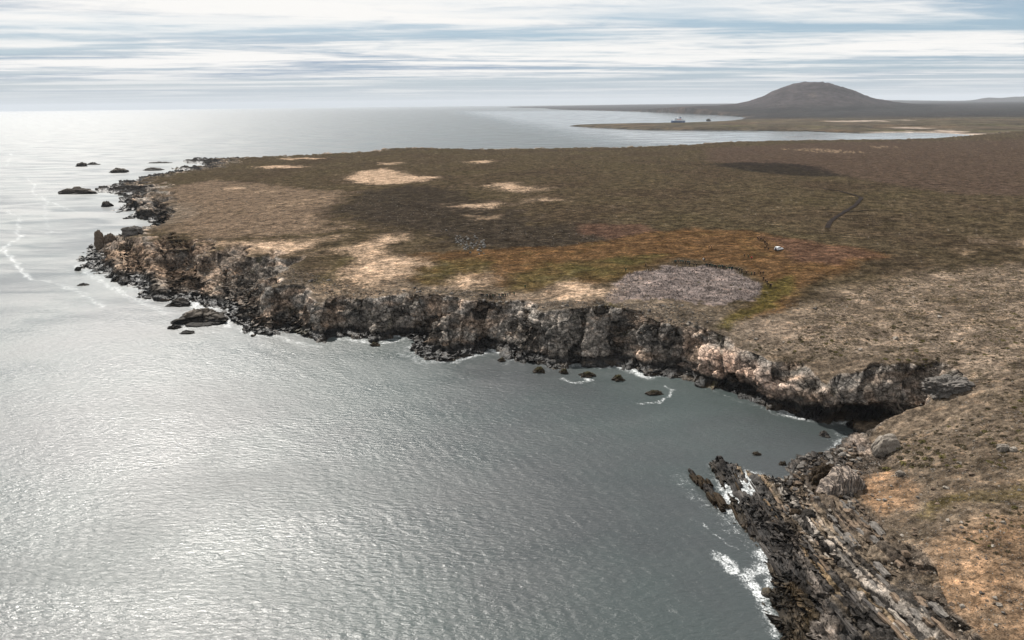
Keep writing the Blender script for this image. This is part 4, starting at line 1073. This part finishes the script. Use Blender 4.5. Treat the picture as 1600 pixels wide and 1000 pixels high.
# ------------------------------------------------------------------ shrubs
def shrub_mat(name, c, c2):
    t = NT(name); oi = t.node('ShaderNodeObjectInfo'); n = t.noise(1.3, 5, 0.65)
    t.col(t.scale_col(t.mix(t.map(n, 0.35, 0.65, 0, 1), c, c2), t.map(oi.outputs['Random'], 0, 1, 0.75, 1.2, False))); t.bump(t.noise(6, 4), 0.8, 0.15)
    return t.m
M_shrub = shrub_mat('cushion_shrub', (0.042, 0.034, 0.022), (0.07, 0.056, 0.032))
M_shrub_green = shrub_mat('green_cushion', (0.07, 0.062, 0.022), (0.10, 0.085, 0.035))
def shrub_template(seed, n=26):
    """low cushion: many small leaf tufts standing on a dome"""
    rs = random.Random(seed); vs = []; fs = []
    for _ in range(n):
        a = rs.uniform(0, 6.283); r = 0.5 * math.sqrt(rs.random()); h = 0.42 * math.sqrt(max(0, 1 - (r / 0.52) ** 2)) * rs.uniform(0.65, 1.15)
        x, y = r * math.cos(a), r * math.sin(a); w = rs.uniform(0.10, 0.2); b = rs.uniform(0, 6.28); o = len(vs)
        for q in range(3): vs.append((x + w * math.cos(b + q * 2.094), y + w * math.sin(b + q * 2.094), max(-0.04, h - rs.uniform(0.12, 0.3))))
        vs.append((x + rs.gauss(0, .04), y + rs.gauss(0, .04), h + 0.06)); fs += [(o, o + 1, o + 3), (o + 1, o + 2, o + 3), (o + 2, o, o + 3)]
    return np.array(vs), np.array(fs)
def shrubs():
    rs = np.random.default_rng(5)
    zones = [([(1300, 470), (1400, 430), (1640, 395), (1660, 560), (1560, 605), (1420, 590), (1260, 550), (1230, 500)], 13000, 0.55), ([(1390, 690), (1500, 640), (1640, 600), (1640, 740), (1480, 735), (1400, 740)], 900, 0.6),
             ([(1460, 800), (1640, 770), (1640, 900), (1540, 870)], 320, 0.55), ([(1150, 540), (1250, 530), (1420, 590), (1400, 600), (1250, 570)], 600, 0.55), ([(640, 452), (780, 456), (800, 480), (700, 470)], 500, 0.6),
             ([(965, 460), (985, 430), (1060, 420), (1150, 430), (1180, 450), (1120, 465)], 110, 0.8), ([(450, 420), (540, 430), (600, 450), (560, 470), (450, 455)], 900, 0.6)]
    pos = []; size = []
    for poly, n, s0 in zones:
        q = scatter_poly(poly, n, rs); keep = fbm(q[:, 0] / 14, q[:, 1] / 14, 3, 401) + 0.5 * rs.normal(0, .5, n) > -0.15; q = q[keep]
        z, d, t = ground_z(q[:, 0], q[:, 1]); ok = d > 5
        pos.append(np.column_stack([q, z])[ok]); size.append((s0 * np.exp(rs.normal(0, .3, len(q))))[ok])
    # the cluster on the bare patch above the cove
    for a, b in ((1417, 706), (1412, 724), (1432, 716), (1440, 709), (1446, 717), (1464, 708), (1408, 716), (1456, 718), (1428, 727), (1440, 728), (1452, 727), (1450, 700), (1385, 733), (1378, 733), (1474, 714), (1404, 700), (1442, 690)):
        p = on_ground(a, b); pos.append(p[None]); size.append(np.array([1.6]))
    pos = np.concatenate(pos); size = np.concatenate(size)
    dist = np.linalg.norm(pos - np.array([0, 0, CAM_H]), axis=1); order = np.argsort(-size / dist); big, small = order[:300], order[300:]
    T = [shrub_template(i, 30) for i in range(5)]
    TM = []
    for v, f in T:
        for mt in (M_shrub, M_shrub, M_shrub_green):
            me = mesh_np('low_shrub', v, f, False); me.materials.append(mt); TM.append(me)
    for i in big:
        k = random.randrange(len(TM)); p = pos[i]; nearcove = p[1] < 185
        o = obj('low_shrub', TM[k], None, label='small dark cushion shrub on the stony slope above the cove' if nearcove else 'small dark cushion shrub on the gravel flat beyond the cove',
                cat='shrub', group='cushion shrubs above the cove' if nearcove else 'cushion shrubs on the gravel flat')
        s = size[i] * 1.1; o.location = p; o.scale = (s * random.uniform(.9, 1.5), s, s * 0.6); o.rotation_euler[2] = random.uniform(0, 6.28)
    s = size[small]; scl = np.column_stack([s * rs.uniform(.9, 1.6, len(s)), s, s * 0.55])
    T2 = [shrub_template(i + 50, 9) for i in range(6)]
    me = inst_mesh('shrub_carpet', T2, pos[small], scl, rs.uniform(0, 6.3, len(s)), rs.choice(2, len(s), p=[.8, .2])); me.materials.append(M_shrub); me.materials.append(M_shrub_green)
    obj('shrub_carpet', me, None, kind='stuff', label='carpet of small dark cushion shrubs dotting the gravel flat', cat='shrubs')
shrubs()

# ------------------------------------------------------------------ seabirds of the colony
def birds():
    rs = np.random.default_rng(9); n = 900
    q = scatter_poly(COVER['colony'][0], n, rs, 20.0); z, d, t = ground_z(q[:, 0], q[:, 1])
    v = []; f = []
    prof = [(0, 0.05), (0.06, 0.13), (0.25, 0.16), (0.42, 0.09), (0.47, 0.075), (0.54, 0.085), (0.60, 0.03)]
    for h, r in prof:
        for k in range(6): v.append((r * math.cos(k * 1.047) * 1.15 + (0.05 if h > .45 else 0), r * math.sin(k * 1.047), h))
    for i in range(len(prof) - 1):
        for k in range(6):
            a, b = i * 6 + k, i * 6 + (k + 1) % 6; f += [(a, b, b + 6), (a, b + 6, a + 6)]
    s = rs.uniform(.8, 1.1, n)
    me = inst_mesh('seabird_colony', [(np.array(v), np.array(f))], np.column_stack([q, z]), np.column_stack([s, s, s]), rs.uniform(0, 6.28, n), rs.choice(2, n, p=[.62, .38]))
    me.materials.append(simple_mat('dark_plumage', (0.09, 0.078, 0.074))); me.materials.append(simple_mat('white_plumage', (0.34, 0.30, 0.28)))
    obj('seabird_colony', me, None, kind='stuff', label='dense colony of small seabirds on the bare grey ground', cat='seabirds')
birds()

# ------------------------------------------------------------------ dirt track on the heath
M_track = simple_mat('peat_track', (0.016, 0.012, 0.010), 0.95, 0.35, 0.6)
def track(pts, width, name='dirt_track'):
    g = terrain_poly(pts, 26); L = np.concatenate([[0], np.cumsum(np.hypot(*np.diff(g[:, :2], axis=0).T))]); n = int(L[-1] / 1.5) + 2
    s = np.linspace(0, L[-1], n); x = np.interp(s, L, g[:, 0]); y = np.interp(s, L, g[:, 1]); tx = np.gradient(x); ty = np.gradient(y); l = np.hypot(tx, ty); nx, ny = -ty / l, tx / l
    wob = 1 + 0.35 * fbm(s / 9, s * 0 + 3, 3, 501); V = []
    offs = np.array([-1, -0.55, -0.25, 0, 0.25, 0.55, 1.0])
    for o in offs:
        ww = o * width * 0.5 * wob; px, py = x + nx * ww, y + ny * ww; z = ground_z(px, py)[0]
        V.append(np.column_stack([px, py, z + 0.38 - 0.15 * (abs(o) in (0.55,))]))
    V = np.stack(V, 1).reshape(-1, 3); me = mesh_np(name, V, grid_faces(n, len(offs)))
    if me.polygons[0].normal.z < 0: me.flip_normals()
    return obj(name, me, M_track, kind='structure')
track([(1292, 357), (1297, 347), (1304, 341), (1313, 336), (1324, 329), (1334, 323), (1340, 317), (1346, 309)], 2.6)
track([(1346, 309), (1330, 304), (1313, 299), (1285, 295)], 2.0, 'side_track')
track([(1326, 332), (1345, 330), (1362, 329), (1400, 330)], 1.2, 'side_track')

# ------------------------------------------------------------------ people
M_skin = simple_mat('skin', (0.45, 0.28, 0.2), 0.6, 0.1)
M_trouser = simple_mat('dark_trousers', (0.012, 0.012, 0.015), 0.85, 0.2)
JK = {'teal': simple_mat('teal_jacket', (0.008, 0.05, 0.055), 0.75, 0.15), 'black': simple_mat('black_jacket', (0.012, 0.013, 0.016), 0.8, 0.2), 'green': simple_mat('green_jacket', (0.012, 0.05, 0.028), 0.8, 0.2),
      'brown': simple_mat('brown_jacket', (0.05, 0.03, 0.02), 0.8, 0.2), 'red': simple_mat('red_jacket', (0.35, 0.03, 0.03), 0.75, 0.15), 'white': simple_mat('white_jacket', (0.6, 0.6, 0.6), 0.75, 0.1)}
M_hat = simple_mat('dark_hat', (0.02, 0.02, 0.022), 0.9, 0.2)
def body_mesh(pose):
    """one continuous figure grown over a skeleton with Skin + Subdivision"""
    st = 0.16 if pose == 'walk' else 0.03
    J = {'pel': (0, 0, .95, .15), 'chest': (0, .01, 1.28, .175), 'neck': (0, 0, 1.48, .07), 'head': (0, -.02, 1.60, .10), 'top': (0, -.01, 1.72, .085)}
    for s, n in ((-1, 'l'), (1, 'r')):
        f = -st * s
        J['hip' + n] = (.09 * s, 0, .88, .105); J['knee' + n] = (.11 * s, f - .03, .49, .075); J['ank' + n] = (.12 * s, f + .02, .09, .055); J['toe' + n] = (.13 * s, f - .15, .04, .045)
        J['sh' + n] = (.19 * s, 0, 1.40, .08)
        if pose == 'photo': J['elb' + n] = (.27 * s, -.16, 1.22, .058); J['wri' + n] = (.10 * s, -.30, 1.46, .045); J['hand' + n] = (.04 * s, -.31, 1.56, .05)
        else: J['elb' + n] = (.27 * s, .03 + f * .5, 1.13, .06); J['wri' + n] = (.27 * s, -.08 + f, .89, .045); J['hand' + n] = (.26 * s, -.11 + f, .78, .05)
    E_ = [('pel', 'chest'), ('chest', 'neck'), ('neck', 'head'), ('head', 'top')]
    for n in 'lr': E_ += [('pel', 'hip' + n), ('hip' + n, 'knee' + n), ('knee' + n, 'ank' + n), ('ank' + n, 'toe' + n), ('chest', 'sh' + n), ('sh' + n, 'elb' + n), ('elb' + n, 'wri' + n), ('wri' + n, 'hand' + n)]
    ks = list(J); me = bpy.data.meshes.new('body'); me.from_pydata([J[k][:3] for k in ks], [(ks.index(a), ks.index(b)) for a, b in E_], [])
    o = bpy.data.objects.new('body', me); col.objects.link(o); o.modifiers.new('s', 'SKIN'); o.modifiers.new('u', 'SUBSURF').levels = 1
    if not me.skin_vertices: me.attributes
    for k, sv in zip(ks, me.skin_vertices[0].data): sv.radius = (J[k][3], J[k][3]); sv.use_root = (k == 'pel')
    dg = bpy.context.evaluated_depsgraph_get(); dg.update(); out = bpy.data.meshes.new_from_object(o.evaluated_get(dg)); bpy.data.objects.remove(o); return out
BODY = {}
def person_mesh(pose, jk):
    if (pose, jk) not in BODY:
        if pose not in BODY: BODY[pose] = body_mesh(pose)
        me = BODY[pose].copy(); me.name = 'person'; me.materials.clear()
        for mt in (M_trouser, JK[jk], M_skin, M_hat): me.materials.append(mt)
        for p in me.polygons:
            c = p.center; hands = (pose != 'photo' and abs(c.x) > .2 and c.z < .87)
            p.material_index = 3 if c.z > 1.66 else (2 if c.z > 1.5 or hands else (1 if c.z > .84 or abs(c.x) > .215 else 0)); p.use_smooth = True
        BODY[pose, jk] = me
    return BODY[pose, jk]
def person(px, py, jk, label, group, pose='stand', face=None):
    p = on_ground(px, py); o = obj('person', person_mesh(pose, jk), None, label=label, cat='person', group=group)
    p[2] = float(ground_z(p[:1], p[1:2])[0][0]); o.location = p; o.rotation_euler[2] = random.uniform(-.5, .5) if face is None else face; s = random.uniform(.96, 1.06); o.scale = (s * 1.15, s * 1.15, s * 1.08)
    return o
def crowd(spots, jks, label, group, face=None, poses=('stand', 'stand', 'photo', 'walk')):
    for i, (a, b) in enumerate(spots):
        jk = jks[i % len(jks)]; a += random.uniform(-.6, .6); b += random.uniform(-.7, .5); person(a, b, jk, label.format(jk), group, poses[(i * 7 + 3) % len(poses)], face)
crowd([(1054.5, 411.5), (1056, 412), (1060, 411.5), (1063, 412), (1065.5, 412), (1068, 412.5), (1071, 413), (1074, 412.5), (1077, 413)], ('teal', 'teal', 'black', 'teal'), 'person in {} jacket in the left cluster at the far colony edge', 'visitors, left cluster at the colony edge')
crowd([(1077.3, 416.5), (1084.6, 417), (1088.5, 417)], ('black',), 'one of three people in {} jackets closest to the birds', 'visitors standing at the colony edge')
crowd([(1103, 417), (1105.6, 417), (1108, 417.3), (1110, 417), (1112.5, 417.5), (1115.6, 418), (1118, 419), (1120, 420), (1123, 419), (1125.5, 419.5), (1128.7, 420), (1130.5, 421), (1132, 421.5), (1135, 422), (1138.7, 423), (1142, 423), (1143.5, 422)], ('teal', 'black', 'black', 'green', 'teal'), 'person in {} jacket in the packed line along the far colony edge', 'visitors, long line at the colony edge')
crowd([(1150.6, 424.5), (1153, 425), (1155, 425), (1159, 426.5), (1166, 428.5), (1174, 430), (1179, 429.5)], ('black', 'brown', 'green'), 'person in {} jacket spaced out along the right shoulder of the bird colony', 'visitors, right shoulder of the colony')
crowd([(1188.5, 430), (1192.5, 429)], ('brown', 'black'), 'person in {} jacket standing apart just right of the bird colony', 'pair standing apart')
crowd([(1193, 439), (1195.6, 442), (1198, 445), (1200, 447), (1203, 450), (1204.5, 449.5)], ('black', 'brown'), 'person in {} jacket in the file at the right end of the bird colony', 'visitors in file right of the colony')
crowd([(1183.7, 374.5), (1185.6, 375.5), (1187, 375.5), (1189.4, 374.5), (1192, 377), (1194, 381), (1195, 382), (1198.4, 383.5), (1197.5, 386.5), (1194.6, 390.5), (1200.6, 392)], ('black', 'black', 'brown'), 'person in {} jacket walking in the file left of the white car', 'visitors walking by the car', 0.6, ('walk', 'walk', 'stand'))
person(1212, 393.5, 'black', 'person in black jacket standing at the rear of the white car', 'person at the car')
crowd([(1107.5, 390), (1111, 390)], ('black', 'brown'), 'one of two people, in {} jacket, alone on the brown grass behind the colony', 'pair on the grass')
crowd([(1163, 401.5), (1168.5, 404.5)], ('brown', 'green'), 'person in {} jacket on the brown grass between car and colony', 'pair between car and colony')
person(1174, 406.5, 'red', 'person in red jacket on the brown grass between car and colony', 'person in red')
person(1101, 408.5, 'black', 'person in black jacket standing behind the gap in the colony line', 'person behind the line')
person(1099, 408.3, 'white', 'person in white jacket standing behind the gap in the colony line', 'person behind the line')
crowd([(978, 425.5), (1008, 417)], ('green', 'brown'), 'person in {} jacket on the grass at the left end of the bird colony', 'visitors left of the colony')
crowd([(753.6, 465), (761, 464.5), (766, 465), (770, 465), (774, 465.5), (780.5, 465), (784, 464.5), (787, 464), (789.6, 463.5), (793.5, 463), (796.6, 462), (804, 461)], ('black', 'teal', 'black', 'green'), 'person in {} jacket in the row at the left end of the sandy path', 'visitors by the sandy path')
person(820.5, 451, 'green', 'person in green jacket alone on the green turf above the sandy path', 'person on the turf')

# ------------------------------------------------------------------ car
def box_bm(bm, c, s, taper=(1, 1), bev=0.0):
    r = bmesh.ops.create_cube(bm, size=1.0)
    for v in r['verts']:
        top = v.co.z > 0; kx, ky = taper if top else (1, 1)
        v.co = Vector((c[0] + v.co.x * s[0] * kx, c[1] + v.co.y * s[1] * ky, c[2] + v.co.z * s[2]))
    if bev: bmesh.ops.bevel(bm, geom=list({e for v in r['verts'] for e in v.link_edges}), offset=bev, segments=2, affect='EDGES')
def bm_obj(name, fn, mat, parent, smooth=False, **k):
    bm = bmesh.new(); fn(bm); me = bpy.data.meshes.new(name); bm.to_mesh(me); bm.free()
    for p in me.polygons: p.use_smooth = smooth
    return obj(name, me, mat, parent, **k)
def cyl(bm, c, r, h, axis='X', seg=20, r2=None):
    M = Matrix.Translation(c)
    if axis == 'X': M = M @ Matrix.Rotation(math.pi / 2, 4, 'Y')
    if axis == 'Y': M = M @ Matrix.Rotation(math.pi / 2, 4, 'X')
    bmesh.ops.create_cone(bm, cap_ends=True, segments=seg, radius1=r, radius2=r if r2 is None else r2, depth=h, matrix=M)
def paint(name, c, rough=0.3):
    m_ = simple_mat(name, c, rough, 0.06, 0.8); m_.node_tree.nodes['Principled BSDF'].inputs['Specular IOR Level'].default_value = 0.5; return m_
M_white = paint('white_paint', (0.72, 0.74, 0.76)); M_glass = paint('dark_glass', (0.02, 0.03, 0.04), 0.1); M_tyre = paint('tyre_rubber', (0.015, 0.015, 0.015), 0.9); M_metal = paint('grey_metal', (0.3, 0.3, 0.31), 0.4); M_lamp = paint('lamp_lens', (0.6, 0.6, 0.55), 0.15); M_red = paint('red_lens', (0.3, 0.02, 0.02), 0.2)
def car():
    p = on_ground(1216.5, 391); root = obj('parked_car', None, label='white four-wheel-drive car parked on the brown grass', cat='car'); root.location = p; root.rotation_euler[2] = math.radians(-62)   # nose (+Y) turned right and towards the viewer
    def prof(pts, w, bev):
        def f(bm):
            a = [bm.verts.new((-w / 2, y, z)) for y, z in pts]; b = [bm.verts.new((w / 2, y, z)) for y, z in pts]; n = len(pts)
            bm.faces.new(a); bm.faces.new(b[::-1])
            for i in range(n): bm.faces.new((a[i], b[i], b[(i + 1) % n], a[(i + 1) % n]))
            bmesh.ops.recalc_face_normals(bm, faces=bm.faces); bmesh.ops.bevel(bm, geom=bm.edges[:], offset=bev, segments=2, affect='EDGES')
        return f
    body = bm_obj('body', prof([(-2.2, .45), (2.2, .45), (2.25, .75), (2.15, 1.02), (1.0, 1.12), (-2.2, 1.15), (-2.25, .8)], 1.86, .06), M_white, root)
    cab = bm_obj('cabin', prof([(1.0, 1.10), (.35, 1.72), (.15, 1.78), (-1.95, 1.80), (-2.15, 1.10)], 1.62, .05), M_white, root)
    bm_obj('windscreen', lambda bm: [box_bm(bm, (0, 0, 0), (1.36, .03, .72))], M_glass, cab).matrix_local = Matrix.Translation((0, .71, 1.43)) @ Matrix.Rotation(math.radians(47), 4, 'X')
    bm_obj('rear_window', lambda bm: box_bm(bm, (0, -2.08, 1.48), (1.25, .06, .42)), M_glass, cab)
    for s in (-1, 1):
        for y0, y1 in ((-.05, .62), (-.95, -.15), (-1.85, -1.05)): bm_obj('side_window', lambda bm: box_bm(bm, (s * .80, (y0 + y1) / 2, 1.45), (.05, y1 - y0, .42)), M_glass, cab)
        bm_obj('headlight', lambda bm: box_bm(bm, (s * .68, 2.23, .83), (.34, .06, .18), bev=.02), M_lamp, body); bm_obj('tail_light', lambda bm: box_bm(bm, (s * .82, -2.24, .9), (.16, .05, .35), bev=.015), M_red, body)
        bm_obj('mirror', lambda bm: box_bm(bm, (s * 1.0, .72, 1.2), (.2, .1, .18), bev=.02), M_white, root)
        for y in (-1.4, 1.4):
            w = bm_obj('wheel', lambda bm: cyl(bm, (s * .82, y, .38), .38, .26), M_tyre, root); bm_obj('rim', lambda bm: cyl(bm, (s * .94, y, .38), .22, .05), M_metal, w)
    bm_obj('grille', lambda bm: box_bm(bm, (0, 2.25, .82), (.9, .05, .22)), M_tyre, body); bm_obj('bumper', lambda bm: box_bm(bm, (0, 2.28, .55), (1.8, .14, .2), bev=.04), M_metal, root); bm_obj('bumper', lambda bm: box_bm(bm, (0, -2.28, .55), (1.8, .14, .2), bev=.04), M_metal, root)
    bm_obj('spare_wheel', lambda bm: cyl(bm, (0, -2.35, .95), .36, .2, 'Y'), M_tyre, root)
car()

# ------------------------------------------------------------------ ship
def ship():
    p = P(1059, 191.5); root = obj('expedition_ship', None, label='white and blue expedition ship anchored behind the far headland', cat='ship'); root.location = (p[0], p[1], 0); root.rotation_euler[2] = math.radians(38)   # bow (+Y) away to the left
    blue = paint('navy_hull_paint', (0.02, 0.06, 0.15), .4); orange = paint('orange_paint', (.7, .16, .03), .4)
    def hull(bm):
        st = [(-40, 5.5), (-36, 7), (-20, 7.6), (5, 7.6), (22, 6), (34, 3), (41, .25)]; rows = []
        for y, w in st:
            sh = 0 if y < 10 else ((y - 10) / 31) ** 2 * 2.5
            rows.append([bm.verts.new(q) for q in ((-w * .75, y, -1), (-w, y, 3), (-w, y, 7.5 + sh), (w, y, 7.5 + sh), (w, y, 3), (w * .75, y, -1))])
        for a, b in zip(rows, rows[1:]):
            for i in range(6): bm.faces.new((a[i], a[(i + 1) % 6], b[(i + 1) % 6], b[i]))
        bm.faces.new(rows[0]); bm.faces.new(rows[-1][::-1]); bmesh.ops.recalc_face_normals(bm, faces=bm.faces)
    h = bm_obj('hull', hull, blue, root)
    for i, (y0, y1, z0, w) in enumerate(((-37, 18, 7.5, 14), (-35, 16, 10.5, 13.6), (-30, 15, 13.5, 13), (-26, 13, 16.5, 12))):
        dk = bm_obj('deck', lambda bm: box_bm(bm, (0, (y0 + y1) / 2, z0 + 1.5), (w, y1 - y0, 2.98), bev=.15), M_white, root)
        for s in (-1, 1): bm_obj('window_row', lambda bm: box_bm(bm, (s * w / 2, (y0 + y1) / 2, z0 + 1.7), (.12, (y1 - y0) * .9, .9)), M_glass, dk)
        bm_obj('window_row', lambda bm: box_bm(bm, (0, y0, z0 + 1.7), (w * .8, .12, .9)), M_glass, dk)
    br = bm_obj('bridge', lambda bm: box_bm(bm, (0, 9, 21), (15, 7, 2.9), bev=.15), M_white, root); bm_obj('window_row', lambda bm: box_bm(bm, (0, 12.5, 21.4), (14, .12, 1.1)), M_glass, br)
    bm_obj('funnel', lambda bm: box_bm(bm, (0, -14, 23), (5, 8, 7), (.7, .7), .3), blue, root)
    mast = bm_obj('mast', lambda bm: cyl(bm, (0, 6, 27), .5, 10, 'Z', 10, .2), M_white, root); bm_obj('yard', lambda bm: box_bm(bm, (0, 6, 28), (6, .4, .4)), M_white, mast)
    cr = bm_obj('crane', lambda bm: cyl(bm, (0, 27, 14), .7, 10, 'Z', 10, .4), M_white, root); j = bm_obj('jib', lambda bm: box_bm(bm, (0, 5, 0), (.7, 10, .7)), M_white, cr); j.matrix_local = Matrix.Translation((0, 27, 18)) @ Matrix.Rotation(math.radians(20), 4, 'X')
    for s in (-1, 1):
        for y in (-20, -6): bm_obj('lifeboat', lambda bm: box_bm(bm, (s * 7.6, y, 15), (2, 8, 2.2), (.8, .9), .5), orange, root)
ship()

if False: print('TRIS', sum(sum(len(p.vertices) - 2 for p in o.data.polygons) if len(o.data.polygons) < 5000 else 2 * len(o.data.polygons) for o in sc.objects if o.type == 'MESH'))
